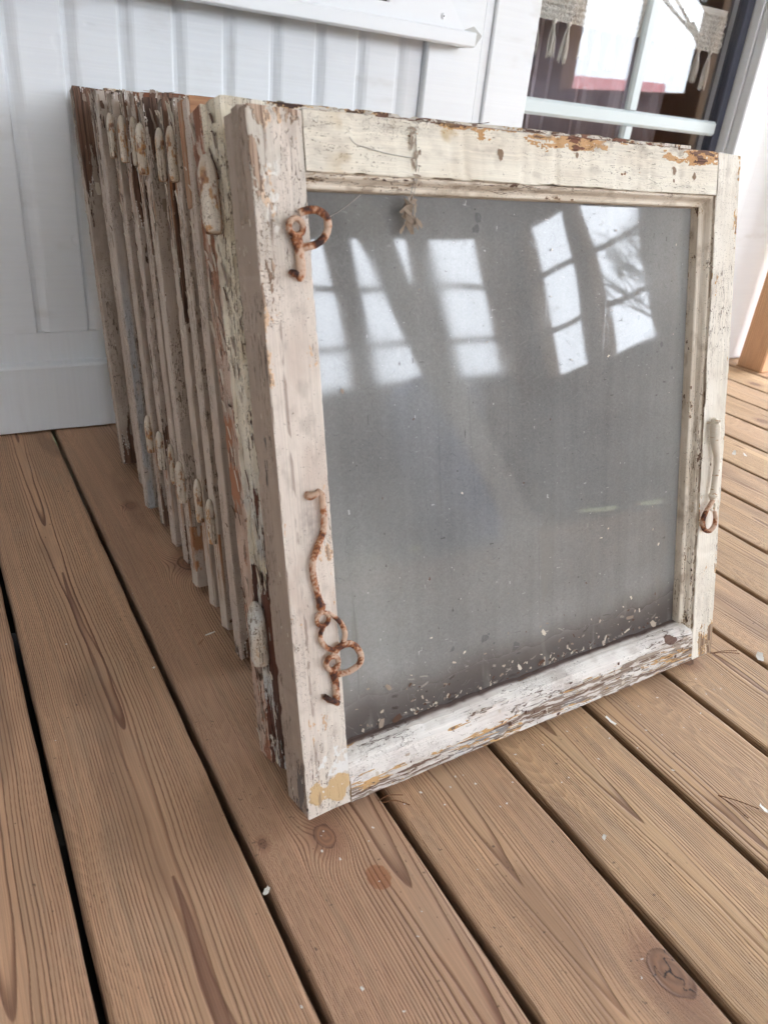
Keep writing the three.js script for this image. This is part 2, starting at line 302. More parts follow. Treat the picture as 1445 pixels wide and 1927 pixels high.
// ------------------------------------------------------------------ white house wall
const whiteTex = paintTex(1, 1, 600, 600, (u, v) => {
  const a = F(u * 6, v * 6, 4, 71), st = N(u * 420, v * 7, 72), b = F(u * 45, v * 12, 3, 73), bl = N(u * 38, v * 30, 74), lump = sst(0.86, 0.97, bl) * sst(0.5, 0.7, N(u * 7, v * 7, 75));
  let c = mix3([229, 232, 234], [222, 225, 228], a); const k = 1 + (st - 0.5) * 0.015; c = [c[0] * k, c[1] * k, c[2] * k];
  const gr = sst(0.68, 0.9, F(u * 30, v * 9, 4, 76)); c = mix3(c, [196, 194, 190], gr * 0.3);
  return [c[0], c[1], c[2], 0.4 + (st - 0.5) * 0.12 + (b - 0.5) * 0.3 + lump * 0.5, 0.42 + 0.15 * a];
});
const wallMat = texMat(whiteTex, 0.002), trimMat = texMat(whiteTex, 0.0004), postMat = plain(0.62, 0.62, 0.6, 0.6);
const uvScale = (g, s) => { const u = g.attributes.uv; for (let i = 0; i < u.count; i++) u.setXY(i, u.getX(i) * s, u.getY(i) * s); return g; };
const uvShift = (g, a, b) => { const u = g.attributes.uv; for (let i = 0; i < u.count; i++) u.setXY(i, u.getX(i) + a, u.getY(i) + b); return g; };
const uvS = (g, sx, sy) => { const u = g.attributes.uv; for (let i = 0; i < u.count; i++) u.setXY(i, u.getX(i) * sx, u.getY(i) * sy); return g; };
const wall = thing('house_wall', 'white painted house wall of vertical beaded boards behind the stacked windows', 'wall', [0, 0, 0], null, 'structure');
{
  const PZ = -0.046, g0 = 0.1455, gp = 0.0925;
  for (let k = -19; k < 9; k++) {                                // each board: a flat with a rounded bead and hollow at its left edge
    const x = g0 + k * gp, w = k === 8 ? 0.9445 - x : gp - 0.0006, n = 4;
    const pts = [[x, PZ - 0.022], [x, PZ - 0.0085], [x + 0.003, PZ - 0.0088], [x + 0.008, PZ - 0.0078], [x + 0.013, PZ - 0.0050], [x + 0.0175, PZ - 0.0022], [x + 0.022, PZ - 0.0006], [x + 0.026, PZ], [x + w - 0.004, PZ], [x + w - 0.0014, PZ - 0.0008], [x + w, PZ - 0.0034], [x + w, PZ - 0.022]];
    const g = bar(pts, 0.197 + 0.0015 * N(k * 3.3, 1, 3), 2.1, 60, alongY, { seed: k + 60, wobble: 0.0006, chip: 0.0002, per: 1, t0: 0, t1: 1 });
    part('wall_board', uvShift(g, 0.13 * k, 0.31 * k), wallMat, wall);
  }
  part('sill_board', uvScale(bevelBox(-1.6, 1.08, 0.137, 0.199, -0.1, -0.0485, 0.003), 1), wallMat, wall);
  const pl = [[0.003, -0.1], [0.003, -0.034], [0.006, -0.03], [0.133, -0.03], [0.1375, -0.0335], [0.141, -0.05], [0.141, -0.1]];
  part('plinth_board', uvScale(bar(pl, -1.6, 1.08, 80, alongX, { seed: 91, wobble: 0.0009, chip: 0.0003, per: 1, t0: 0, t1: 1 }), 1), wallMat, wall);
  part('corner_board', bevelBox(0.946, 1.08, 0.0, 2.1, -0.06, -0.03, 0.003), wallMat, wall);
  part('backing', new THREE.BoxGeometry(2.62, 2.2, 0.1).translate(-0.24, 1.1, -0.135), trimMat, wall);
  part('backing', new THREE.BoxGeometry(1.35, 2.2, 0.1).translate(2.825, 1.1, -0.115), trimMat, wall);
  for (let k = 0; k < 10; k++) part('wall_board', bevelBox(2.3 + k * 0.125, 2.3 + k * 0.125 + 0.1235, 0.012, 2.1, -0.066, -0.042 - (k % 2) * 0.001, 0.002), trimMat, wall);
  part('trim_board', bevelBox(2.115, 2.298, 0.012, 2.1, -0.066, -0.036, 0.003), trimMat, wall);
}

// white metal cover and sill lip on the wall
{
  const t = thing('wall_cover', 'white metal box cover with bottom lip, screw and slot, on the wall above the stack', 'metal cover');
  const m = plain(0.78, 0.8, 0.82, 0.38), cap = plain(0.55, 0.55, 0.53, 0.5), dark = plain(0.02, 0.02, 0.02, 0.6);
  const lip = bar([[0.764, 0.002], [0.764, 0.030], [0.7665, 0.0325], [0.788, 0.0325], [0.7905, 0.030], [0.7905, 0.0]], -0.4, 1.018, 30, alongX, { seed: 5, wobble: 0.0004, chip: 0.0001 });
  part('bottom_lip', lip, m, t);
  const sh = new THREE.Shape([[-0.4, 0.789], [0.995, 0.789], [0.93, 0.86], [0.93, 1.35], [-0.4, 1.35]].map((p) => new THREE.Vector2(...p)));
  const slot = new THREE.Path([[0.784, 0.8135], [0.815, 0.8135], [0.8175, 0.826], [0.782, 0.826]].map((p) => new THREE.Vector2(...p))); sh.holes.push(slot);
  part('face_panel', new THREE.ExtrudeGeometry(sh, { depth: 0.03, bevelEnabled: true, bevelSize: 0.001, bevelThickness: 0.001, bevelSegments: 2 }).translate(0, 0, -0.007), m, t);
  part('slot', new THREE.BoxGeometry(0.05, 0.03, 0.004).translate(0.8, 0.82, 0.012), dark, t);
  const cg = new THREE.BufferGeometry().setFromPoints([[1.018, 0.764, 0.03], [1.034, 0.786, 0.03], [1.031, 0.803, 0.002], [1.0, 0.793, 0.012], [1.018, 0.764, -0.03], [1.034, 0.79, -0.03]].map((p) => new THREE.Vector3(...p)));
  cg.setIndex([0, 1, 3, 1, 2, 3, 0, 4, 1, 4, 5, 1, 1, 5, 2]); const cgn = cg.toNonIndexed(); cgn.computeVertexNormals();
  part('end_cap', cgn, new THREE.MeshStandardMaterial({ color: new THREE.Color().setRGB(0.6, 0.6, 0.58), roughness: 0.5, side: THREE.DoubleSide }), t);
  const sc = new THREE.LatheGeometry([[0, 0.004], [0.003, 0.0038], [0.0052, 0.002], [0.0055, 0]].map((p) => new THREE.Vector2(...p)), 20).rotateX(Math.PI / 2).translate(0.938, 0.808, 0.024);
  const s = part('screw', sc, m, t); part('screw_slot', new THREE.BoxGeometry(0.0022, 0.0022, 0.002).translate(0.938, 0.808, 0.0275), dark, s);
}

// ------------------------------------------------------------------ glazed door
{
  const door = thing('glazed_door', 'white framed glass door with crossed glazing bars right of the stack', 'door');
  const w = trimMat, glass = new THREE.MeshPhysicalMaterial({ color: 0xffffff, transmission: 1, thickness: 0, roughness: 0.01, ior: 1.46 });
  part('architrave', bevelBox(1.107, 1.226, 0.012, 2.1, -0.06, -0.03, 0.003), w, door);
  part('architrave_strip', bevelBox(1.083, 1.1055, 0.012, 2.1, -0.06, -0.037, 0.002), w, door);
  part('architrave', bevelBox(1.995, 2.112, 0.012, 2.1, -0.06, -0.03, 0.003), w, door);
  part('reveal', bevelBox(1.19, 1.226, 0.012, 2.1, -0.16, -0.062, 0.002), w, door);
  part('reveal', bevelBox(1.992, 2.06, 0.012, 2.1, -0.16, -0.062, 0.002), w, door);
  const fm = plain(0.58, 0.65, 0.66, 0.35), seal = plain(0.05, 0.055, 0.08, 0.4);
  part('bottom_rail', bevelBox(1.228, 1.99, 0.05, 0.4, -0.13, -0.085, 0.004), fm, door);
  part('threshold', bevelBox(1.2, 2.0, 0.004, 0.046, -0.14, -0.045, 0.004), plain(0.35, 0.34, 0.33, 0.5), door);
  part('seal', bevelBox(1.962, 1.99, 0.402, 2.1, -0.12, -0.088, 0.002), seal, door);
  part('seal', bevelBox(1.228, 1.236, 0.402, 2.1, -0.12, -0.088, 0.002), seal, door);
  const pane = part('pane', bevelBox(1.237, 1.961, 0.402, 2.1, -0.1035, -0.1005, 0.0005), glass, door);
  const bars = (y) => bar([[y, -0.1], [y, -0.092], [y + 0.006, -0.086], [y + 0.030, -0.086], [y + 0.036, -0.092], [y + 0.036, -0.1]], 1.238, 1.96, 6, alongX, { seed: 3, wobble: 0, chip: 0 });
  part('glazing_bar', bars(0.661), fm, door); part('glazing_bar', bars(1.3), fm, door);
  const vb = (a, b) => bar([[1.607, -0.1], [1.607, -0.092], [1.613, -0.0845], [1.635, -0.0845], [1.641, -0.092], [1.641, -0.1]], a, b, 6, alongY, { seed: 3, wobble: 0, chip: 0 });
  part('glazing_bar', vb(0.403, 0.66), fm, door); part('glazing_bar', vb(0.698, 1.299), fm, door);
  // room behind the glass
  const room = thing('room', 'dim room with dark walls seen through the glass door', 'room', [0, 0, 0], null, 'structure');
  const rm = plain(0.27, 0.25, 0.29, 0.8), fl = plain(0.1, 0.07, 0.055, 0.6);
  part('wall', new THREE.BoxGeometry(3.2, 2.4, 0.08).translate(1.7, 1.1, -2.4), rm, room);
  part('wall', new THREE.BoxGeometry(0.08, 2.4, 2.4).translate(0.1, 1.1, -1.3), rm, room);
  part('wall', new THREE.BoxGeometry(0.08, 2.4, 2.4).translate(3.3, 1.1, -1.3), rm, room);
  part('floor', new THREE.BoxGeometry(3.3, 0.06, 2.3).translate(1.7, -0.03, -1.32), fl, room);
  part('ceiling', new THREE.BoxGeometry(3.3, 0.06, 2.4).translate(1.7, 2.25, -1.3), rm, room);
  // long curtains hanging further in
  const cur = thing('curtain', 'dim grey curtain hanging in folds inside the glass door', 'curtain');
  const pts = []; for (let i = 0; i <= 70; i++) pts.push([1.21 + i * 0.0115, -0.34 + 0.022 * Math.sin(i * 0.9) + 0.012 * Math.sin(i * 2.3 + 1)]);
  const cl = [...pts, ...pts.slice().reverse().map(([a, b]) => [a, b - 0.003])];
  part('cloth', bar(cl.slice(0), 0.05, 1.6, 8, alongY, { seed: 8, wobble: 0.001, chip: 0 }), plain(0.34, 0.31, 0.35, 0.9), cur);
  // knotted valance with tassels
  const val = thing('macrame_valance', 'cream knotted valance with hanging yarn tassels inside the glass door', 'valance');
  const yarn = plain(0.56, 0.55, 0.51, 0.95);
  const band = []; 
  for (let i = 0; i < 130; i++) { const x = 1.236 + i * 0.0056; for (let q = 0; q < 7; q++) { const y = 0.868 + q * 0.012; band.push(new THREE.TorusGeometry(0.0055, 0.0016, 5, 8).rotateZ(rr(0, 3)).rotateY(rr(-0.5, 0.5)).translate(x + (q % 2) * 0.0028, y, -0.145 + rr(-0.002, 0.002))); } }
  band.push(bevelBox(1.232, 1.965, 0.866, 0.96, -0.1505, -0.1485, 0.0005)); for (const g of band) { if (g.index === null) g.setIndex([...Array(g.attributes.position.count).keys()]); }
  part('knotted_band', mergeGeometries(band), yarn, val);
  for (let i = 0; i < 14; i++) {
    const x = 1.258 + i * 0.052 + rr(-0.006, 0.006), L = 0.082 + rr(-0.012, 0.012), gs = [];
    for (let q = 0; q < 26; q++) { const a = rr(0, 6.28), d = Math.sqrt(rnd()); const c = [[x, 0.868, -0.146], [x + Math.cos(a) * 0.004 * d, 0.85, -0.146 + Math.sin(a) * 0.004 * d], [x + Math.cos(a) * 0.011 * d + rr(-0.003, 0.003), 0.868 - L * 0.55, -0.146 + Math.sin(a) * 0.008 * d], [x + Math.cos(a) * 0.013 * d + rr(-0.005, 0.005), 0.868 - L * rr(0.85, 1.05), -0.146 + Math.sin(a) * 0.008 * d]];
      gs.push(new THREE.TubeGeometry(new THREE.CatmullRomCurve3(c.map((p) => new THREE.Vector3(...p))), 9, 0.0013, 4)); }
    gs.push(new THREE.SphereGeometry(0.0062, 10, 8).scale(1, 1.2, 1).translate(x, 0.861, -0.146));
    part('tassel', mergeGeometries(gs), yarn, val);
  }
}

// ------------------------------------------------------------------ veranda around: roof, posts, rails, low walls
const timberTex = paintTex(1, 0.25, 1024, 256, (u, v) => { const r = v * 130 + 6 * F(u * 2, v * 8, 2, 41), f = r - Math.floor(r), l = sst(0.5, 0.95, f) * (1 - sst(0.96, 1, f)); const n = N(u * 20, v * 900, 42); let c = mix3([214, 170, 132], [178, 126, 88], l * 0.8); const k = 0.95 + n * 0.1; return [c[0] * k, c[1] * k, c[2] * k, 0.4 + l * 0.3 + n * 0.1, 0.75]; });
const timber = texMat(timberTex, 0.0008), greyTimber = texMat(timberTex, 0.0008, { color: new THREE.Color().setRGB(0.42, 0.43, 0.44) }), paleBoard = plain(0.55, 0.57, 0.59, 0.6);
{
  solo('timber_post', uvS(bevelBox(2.276, 2.37, 0, 2.1, 0.0, 0.092, 0.004), 1, 4), timber, 'bare new timber post standing on the deck right of the door', 'post');
  const roof = thing('veranda_roof', 'boarded veranda roof over the deck', 'roof');
  for (let k = 0; k < 26; k++) part('roof_board', bevelBox(-1.7 + k * 0.204, -1.7 + k * 0.204 + 0.2, 2.12, 2.145, -0.2, 4.3, 0.003), paleBoard, roof);
  part('beam', bevelBox(-1.7, 3.6, 1.85, 2.118, 3.9, 4.0, 0.004), greyTimber, roof);
  part('beam', bevelBox(3.45, 3.55, 1.85, 2.118, 0.0, 3.88, 0.004), greyTimber, roof);
  const left = thing('side_wall', 'white boarded side wall closing the left end of the veranda', 'wall', [0, 0, 0], null, 'structure');
  for (let k = 0; k < 34; k++) part('wall_board', bevelBox(-1.7, -1.66 + (k % 2) * 0.003, 0.005, 2.1, -0.02 + k * 0.12, -0.02 + k * 0.12 + 0.118, 0.003), trimMat, left);
  [[-0.6, 'veranda post beside the boarded left end of the open front'], [0.1, 'veranda post of the open front, second from the boarded left end'], [0.8, 'veranda post of the open front, third from the boarded left end'], [1.5, 'veranda post of the open front, reflected at the left edge of the pane'], [2.11, 'second veranda post of the open front, reflected left in the dusty pane'], [2.7, 'third veranda post of the open front, reflected beside the corner post']].forEach(([x, l]) => solo('veranda_post', bevelBox(x, x + 0.125, 0, 1.849, 3.88, 3.97, 0.004), greyTimber, l, 'post', 'posts of the veranda front'));
  const fb = thing('front_wall', 'grey boarded wall closing the left end of the veranda front', 'wall', [0, 0, 0], null, 'structure');
  for (let k = 0; k < 8; k++) part('wall_board', bevelBox(-1.62 + k * 0.124, -1.62 + k * 0.124 + 0.1225, 0.01, 1.849, 3.952, 3.97 + (k % 2) * 0.002, 0.002), greyTimber, fb);
  solo('corner_post', mergeGeometries([bevelBox(3.24, 3.55, 0, 1.849, 3.88, 3.99, 0.004), bevelBox(3.42, 3.55, 0, 1.849, 3.8, 3.879, 0.004)]), greyTimber, 'broad boarded corner post of the veranda, reflected in the dusty pane', 'post');
  [3.335, 2.8].forEach((z, i) => solo('veranda_post', bevelBox(3.44, 3.55, 0, 1.849, z, z + 0.12, 0.004), greyTimber, ['grey side post of the veranda, reflected between the two right bright bays', 'grey side post of the veranda, reflected along the right edge of the pane'][i], 'post', 'posts of the veranda side'));
  solo('wall_pier', bevelBox(3.44, 3.55, 0, 1.849, 2.25, 2.795, 0.004), greyTimber, 'boarded pier beside the railing of the veranda', 'pier');
  solo('veranda_post', bevelBox(3.44, 3.55, 0, 1.849, 1.2, 1.31, 0.004), greyTimber, 'veranda post between the open entrance and the slatted railing', 'post');
  const fr = thing('front_railing', 'low boarded front of the veranda with two thin rails above', 'railing');
  for (let k = 9; k < 40; k++) part('slat', bevelBox(-1.6 + k * 0.121, -1.6 + k * 0.121 + 0.12, 0.02, 0.93, 3.93, 3.95, 0.002), greyTimber, fr);
  for (const y of [1.18, 1.52]) part('rail', bevelBox(-0.5, 3.24, y, y + 0.03, 3.915, 3.94, 0.003), greyTimber, fr);
  part('cap_rail', bevelBox(-0.5, 3.3, 0.932, 0.965, 3.885, 3.949, 0.004), greyTimber, fr);
  const sr = thing('side_railing', 'low boarded side of the veranda with two thin rails above', 'railing');
  for (let k = 0; k < 9; k++) part('slat', bevelBox(3.48, 3.5, 0.02, 0.85, 2.72 + k * 0.121, 2.72 + k * 0.121 + 0.12, 0.002), greyTimber, sr);
  for (const y of [1.16, 1.51]) part('rail', bevelBox(3.47, 3.495, y, y + 0.03, 2.7, 3.81, 0.003), greyTimber, sr);
  part('cap_rail', bevelBox(3.445, 3.54, 0.852, 0.885, 2.8, 3.81, 0.004), greyTimber, sr);
  const rl = thing('slatted_railing', 'brown slatted railing along the right side, reflected in the glass door', 'railing');
  const brown = texMat(timberTex, 0.0008, { color: new THREE.Color().setRGB(0.5, 0.42, 0.36) });
  for (let k = 0; k < 10; k++) { const z = 1.315 + k * 0.0925; part('slat', bevelBox(3.485, 3.505, 0.06, 0.84, z, z + 0.085, 0.003), brown, rl); }
  part('rail', bevelBox(3.46, 3.53, 0.842, 0.868, 1.312, 2.248, 0.004), brown, rl);
  const plank = bevelBox(-0.075, 0.075, 0, 2.05, -0.018, 0.018, 0.003); plank.rotateZ(0.39); plank.rotateX(-0.05); plank.translate(2.33, 0.01, 3.02);
  solo('leaning_plank', plank, plain(0.8, 0.76, 0.7, 0.7), 'pale plank leaning up inside the veranda, reflected across the pane', 'plank');
  const bar0 = new THREE.LatheGeometry([[0, 0], [0.2, 0], [0.22, 0.03], [0.25, 0.3], [0.255, 0.36], [0.25, 0.42], [0.24, 0.72], [0.2, 0.86], [0.1, 0.9], [0, 0.91]].map((p) => new THREE.Vector2(...p)), 40).translate(2.3, 0.001, 3.5);
  solo('barrel', bar0, plain(0.2, 0.32, 0.72, 0.5), 'blue barrel standing on the deck, a faint blue reflection in the pane', 'barrel');
}

// ------------------------------------------------------------------ beyond the veranda, seen only as reflections
{
  const car = thing('parked_car', 'red car with dark windows parked beyond the slatted railing', 'car', [8.9, -0.16, 7.5]); car.rotation.y = -0.75;
  const sd = new THREE.Shape(); sd.moveTo(-1.9, 0.35); sd.lineTo(-1.95, 0.75); sd.quadraticCurveTo(-1.9, 0.9, -1.1, 0.98); sd.lineTo(-0.5, 1.46); sd.quadraticCurveTo(0.3, 1.55, 1.1, 1.46); sd.lineTo(1.75, 1.0); sd.quadraticCurveTo(1.95, 0.95, 1.95, 0.6); sd.lineTo(1.9, 0.35); sd.lineTo(-1.9, 0.35);
  const red = new THREE.MeshPhysicalMaterial({ color: new THREE.Color().setRGB(0.3, 0.035, 0.045), roughness: 0.3, clearcoat: 1 }), dk = plain(0.015, 0.02, 0.03, 0.08), ty = plain(0.02, 0.02, 0.02, 0.9);
  part('body', new THREE.ExtrudeGeometry(sd, { depth: 1.56, bevelEnabled: true, bevelSize: 0.06, bevelThickness: 0.06, bevelSegments: 4 }).translate(0, 0, -0.78), red, car);
  for (const z of [-0.845, 0.845]) { const wsh = new THREE.Shape([[-0.95, 1.0], [-0.45, 1.4], [1.0, 1.42], [1.5, 1.02]].map((p) => new THREE.Vector2(...p))); part('window', new THREE.ExtrudeGeometry(wsh, { depth: 0.012, bevelEnabled: false }).translate(0, 0, z - 0.006), dk, car); }
  part('windscreen', new THREE.BoxGeometry(0.7, 0.012, 1.4).rotateZ(0.68).translate(-0.84, 1.225, 0), dk, car); part('rear_window', new THREE.BoxGeometry(0.72, 0.012, 1.4).rotateZ(-0.61).translate(1.46, 1.27, 0), dk, car);
  for (const x of [-1.2, 1.2]) for (const z of [-0.75, 0.75]) part('wheel', new THREE.TorusGeometry(0.24, 0.09, 12, 28).translate(x, 0.33, z), ty, car);
  const bark = plain(0.07, 0.06, 0.05, 0.95);
  [[12.3, 8.2, 2], [26, 2, 3]].forEach(([x, z, q]) => {
    const t = thing('bare_tree', ['', '', 'bare tree behind the red car, its twigs reflected in the pane', 'bare tree farthest out to the right of the house'][q], 'tree', [x, -0.3, z]);
    const lim = [], tw = []; let cnt = 0;
    const grow = (p, d, L, r, lv) => { const e = p.clone().addScaledVector(d, L), m = p.clone().lerp(e, 0.5).add(new THREE.Vector3(rr(-1, 1), rr(-1, 1), rr(-1, 1)).multiplyScalar(L * 0.06));
      (lv < 2 ? lim : tw).push(new THREE.TubeGeometry(new THREE.CatmullRomCurve3([p, m, e]), 4, r, lv < 2 ? 7 : 4)); if (lv === 5 || cnt++ > 900) return;
      const n = lv < 1 ? 5 : 3; for (let i = 0; i < n; i++) { const nd = d.clone().add(new THREE.Vector3(rr(-1, 1), rr(-0.2, 0.9), rr(-1, 1)).multiplyScalar(0.75)).normalize(); grow(p.clone().lerp(e, rr(0.6, 1)), nd, L * rr(0.55, 0.8), r * 0.62, lv + 1); } };
    grow(new THREE.Vector3(), new THREE.Vector3(rr(-0.1, 0.1), 1, rr(-0.1, 0.1)).normalize(), 2.3, 0.085, 0);
    part('trunk', mergeGeometries(lim), bark, t); part('twigs', mergeGeometries(tw), bark, t);
  });
}

// ------------------------------------------------------------------ the old window sashes
const CREAM = [214, 203, 188], PINKISH = [206, 187, 172], TAUPE = [172, 154, 140], IVORY = [222, 213, 196], OCHRE = [196, 158, 112], CHALK = [226, 224, 220], BLUEGREY = [150, 156, 164];
const H = 0.638, T = 0.046, GL = -0.025;
function sideTex(n, o = {}) {                                   // left stile of a stacked sash: rebate, lip, then front face
  const s = 100 + n * 23, top = o.top ?? 0.3, low = o.low ?? 0.0, base = o.base ?? TAUPE;
  return paintTex(H, 0.15, 1024, 220, (u, v) => {
    const front = v > 0.058, strip = N(u * 4.5 + n * 3.7, n * 5.1, 5);
    const peel = low - 0.1 + 0.42 * sst(0.62, 0.8, strip) * (front ? 1.2 : 0.7) + top * sst(0.43, 0.62, u + 0.1 * (N(u * 20, n, 6) - 0.5)) + 0.25 * sst(0.04, 0, u);
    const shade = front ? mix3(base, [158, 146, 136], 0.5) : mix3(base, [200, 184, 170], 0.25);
    const r = oldPaint(u, v, { s, ku: 0.3, peel, base: shade, tint: mix3(shade, o.tint ?? [184, 170, 158], 0.7), under: front ? CHALK : [206, 192, 174], underAt: 0.55, wood: front ? [120, 92, 76] : GREYWOOD, wood2: n % 2 ? [132, 78, 48] : [100, 70, 54], dark: front ? [62, 44, 36] : DARKWOOD, crack: 0.7, alligator: 0.25, dirt: 0.35, band: 0.05 });
    if (o.rust) for (const y0 of [0.6, 0.183]) { const d = y0 - 0.05 - u; if (d > 0 && d < 0.11 && v > 0.03 && v < 0.062) { const q = 0.85 * sst(0.11, 0.0, d) * sst(0.5, 0.75, F(v * 300, u * 18, 3, s + 20)); r[0] = lerp(r[0], 140, q); r[1] = lerp(r[1], 82, q); r[2] = lerp(r[2], 44, q); } }
    if (o.stain && v > 0.05 && v < 0.085 && u > 0.025 && u < 0.09) { const q = 0.8 * sst(0.45, 0.6, F(v * 160, u * 60, 3, s + 21)); r[0] = lerp(r[0], 150, q); r[1] = lerp(r[1], 96, q); r[2] = lerp(r[2], 58, q); }
    if (o.blue) { const q = 0.45 * sst(0.056, 0.062, v) * sst(0.074, 0.068, v) * sst(0.45, 0.3, u) * sst(0.3, 0.5, F(u * 20, v * 90, 2, s + 22)); r[0] = lerp(r[0], 150, q); r[1] = lerp(r[1], 162, q); r[2] = lerp(r[2], 172, q); }
    return r;
  });
}
const genericTex = [0, 1].map((n) => paintTex(0.64, 0.2, 1024, 320, (u, v) => oldPaint(u, v, { s: 300 + n * 31, peel: n ? 0.42 : 0.3, base: [204, 194, 180], under: OCHRE, wood: [128, 104, 88], dark: [66, 46, 38], wood2: [122, 74, 54], crack: 1, alligator: 0.8, dirt: 0.7 })));
const genericMats = genericTex.map((t) => texMat(t, 0.0011));

// dusty glass
const paneTex = paintTex(0.53, 0.54, 900, 900, (u, v) => {
  const x = u, y = v, a = F(x * 6, y * 9, 4, 501), streak = F(x * 90, y * 3, 3, 502), fine = N(x * 1500, y * 1500, 503), fine2 = N(x * 500, y * 600, 504);
  const big = F(x * 2.6 + 3, y * 2.2 + 1, 3, 514); let g = 158 + (a - 0.5) * 34 + (big - 0.5) * 110 + (streak - 0.5) * 12 + (fine - 0.5) * 15 + (fine2 - 0.5) * 10;
  let c = [g, g * 1.0, g * 0.985];
  const e = Math.min(x, 0.53 - x, 0.54 - y); if (e < 0.05) c = mix3(c, [150, 150, 148], 0.4 * sst(0.05, 0, e));
  const low = sst(0.075, 0.01, y + 0.02 * (F(x * 30, 3, 3, 505) - 0.5)); c = mix3(c, [84, 74, 70], low * 0.85);
  const sc = N(x * 300 + y * 900, y * 120 - x * 60, 506) > 0.955 && N(x * 12, y * 12, 507) > 0.5; if (sc) c = mix3(c, [182, 182, 180], 0.6);
  const dr = sst(0.62, 0.8, F(x * 70, y * 16, 3, 508)) * sst(0.35, 0.1, y); c = mix3(c, [158, 156, 150], dr * 0.5);
  const sp = N(x * 260, y * 260, 509); if (sp > 0.966) c = mix3(c, N(x * 40, y * 40, 510) > 0.5 ? [66, 62, 58] : [206, 204, 200], 0.75);
  const spl = F(x * 46, y * 46, 3, 511); if (spl > 0.78 && N(x * 5, y * 5, 512) > 0.72) c = mix3(c, [100, 102, 104], 0.4);
  return [c[0], c[1], c[2], 0.5 + (fine - 0.5) * 0.02, 0.034 + 0.04 * sst(0.45, 0.8, a) + low * 0.4 + (sp > 0.966 ? 0.4 : 0)];
}, false, (c, b) => {                                            // hair scratches, wiped smears and runs in the dirt
  const W = 900, put = (x, y, v, al) => { x |= 0; y |= 0; if (x < 0 || y < 0 || x >= W || y >= W) return; const k = (y * W + x) * 4; for (let q = 0; q < 3; q++) c[k + q] = lerp(c[k + q], v[q], al); b[k + 1] = lerp(b[k + 1], 150, al * 0.7); };
  const stroke = (x, y, an, L, bend, v, al, wd = 1) => { for (let i = 0; i < L; i++) { for (let q = 0; q < wd; q++) put(x - Math.sin(an) * q, y + Math.cos(an) * q, v, al * Math.min(1, (L - i) / L * 3, i / L * 6 + 0.2)); x += Math.cos(an); y += Math.sin(an); an += bend; } };
  for (let i = 0; i < 2600; i++) { const x = rr(0, W), y = rr(0, W), dens = F(x / 160, y / 160, 3, 531); if (dens < 0.45) continue; stroke(x, y, rr(0, 6.28), rr(4, 22), rr(-0.08, 0.08), rnd() < 0.75 ? [186, 186, 184] : [96, 96, 96], rr(0.12, 0.4)); }
  for (let i = 0; i < 46; i++) stroke(rr(0, W), rr(200, W), -1.57 + rr(-0.05, 0.05), rr(60, 330), rr(-0.0006, 0.0006), rnd() < 0.6 ? [168, 168, 166] : [116, 116, 116], rr(0.06, 0.22), Math.ceil(rr(0, 3)));
  for (let i = 0; i < 20; i++) stroke(rr(-60, W), rr(0, W), rr(0.5, 1.1), rr(120, 520), rr(-0.003, 0.003), [176, 176, 174], rr(0.025, 0.06), Math.ceil(rr(8, 40)));
  for (let i = 0; i < 70; i++) { const x = rr(0, W), y = rr(0, 120) * rnd(); stroke(x, y, rr(-0.4, 0.4), rr(4, 26), rr(-0.05, 0.05), rnd() < 0.6 ? [186, 178, 166] : [64, 52, 46], rr(0.4, 0.9), Math.ceil(rr(1, 5))); }
});
const paneMat = new THREE.MeshPhysicalMaterial({ map: paneTex.c, roughnessMap: paneTex.b, roughness: 1, transmission: 0.36, thickness: 0, ior: 1.52 });
const backPaneMat = new THREE.MeshPhysicalMaterial({ map: paneTex.c, roughness: 0.15, transmission: 0.4, thickness: 0, ior: 1.5 });
function paneGeo(x0, x1, y0, y1, z, n, wave) {                    // old drawn glass: a sheet with slow waves, its normals from the waves themselves
  const g = new THREE.PlaneGeometry(x1 - x0, y1 - y0, n, n).translate((x0 + x1) / 2, (y0 + y1) / 2, z), p = g.attributes.position, nn = g.attributes.normal;
  const hgt = (x, y) => wave * (0.0011 * (F(x * 6.5 + 2, y * 4.2 + 1, 2, 521) - 0.5) + 0.00016 * (N(x * 19, y * 13, 522) - 0.5));
  for (let i = 0; i < p.count; i++) { const x = p.getX(i), y = p.getY(i), e = 0.002; const v = new THREE.Vector3(-(hgt(x + e, y) - hgt(x - e, y)) / (2 * e), -(hgt(x, y + e) - hgt(x, y - e)) / (2 * e), 1).normalize(); p.setZ(i, z + hgt(x, y)); nn.setXYZ(i, v.x, v.y, v.z); }
  return g;
}
// curling scraps of paint
function flakeGeo(x, y, z, L, w, side, curl, sd) {
  const P = [], I = [], n = 4, a0 = rr(-0.25, 0.25);
  for (let i = 0; i <= n; i++) for (let j = 0; j < 3; j++) { const t = i / n, s = (j / 2 - 0.5), ww = w * (1 - 0.55 * Math.abs(t - 0.5) * rr(0.6, 1.6)); const off = curl * t * t; const dy = (t - 0.5) * L + rr(-0.0006, 0.0006), dz = s * ww + a0 * dy + rr(-0.0005, 0.0005);
    P.push(...(side === 'x' ? [x - 0.0004 - off, y + dy, z + dz] : side === 'y' ? [x + dy, y + 0.0004 + off, z + dz] : [x + dz, y + dy, z + 0.0004 + off])); }
  for (let i = 0; i < n; i++) for (let j = 0; j < 2; j++) { const a = i * 3 + j; I.push(a, a + 1, a + 3, a + 1, a + 4, a + 3); }
  const g = new THREE.BufferGeometry(); g.setAttribute('position', new THREE.Float32BufferAttribute(P, 3)); g.setIndex(I); g.computeVertexNormals(); return g;
}
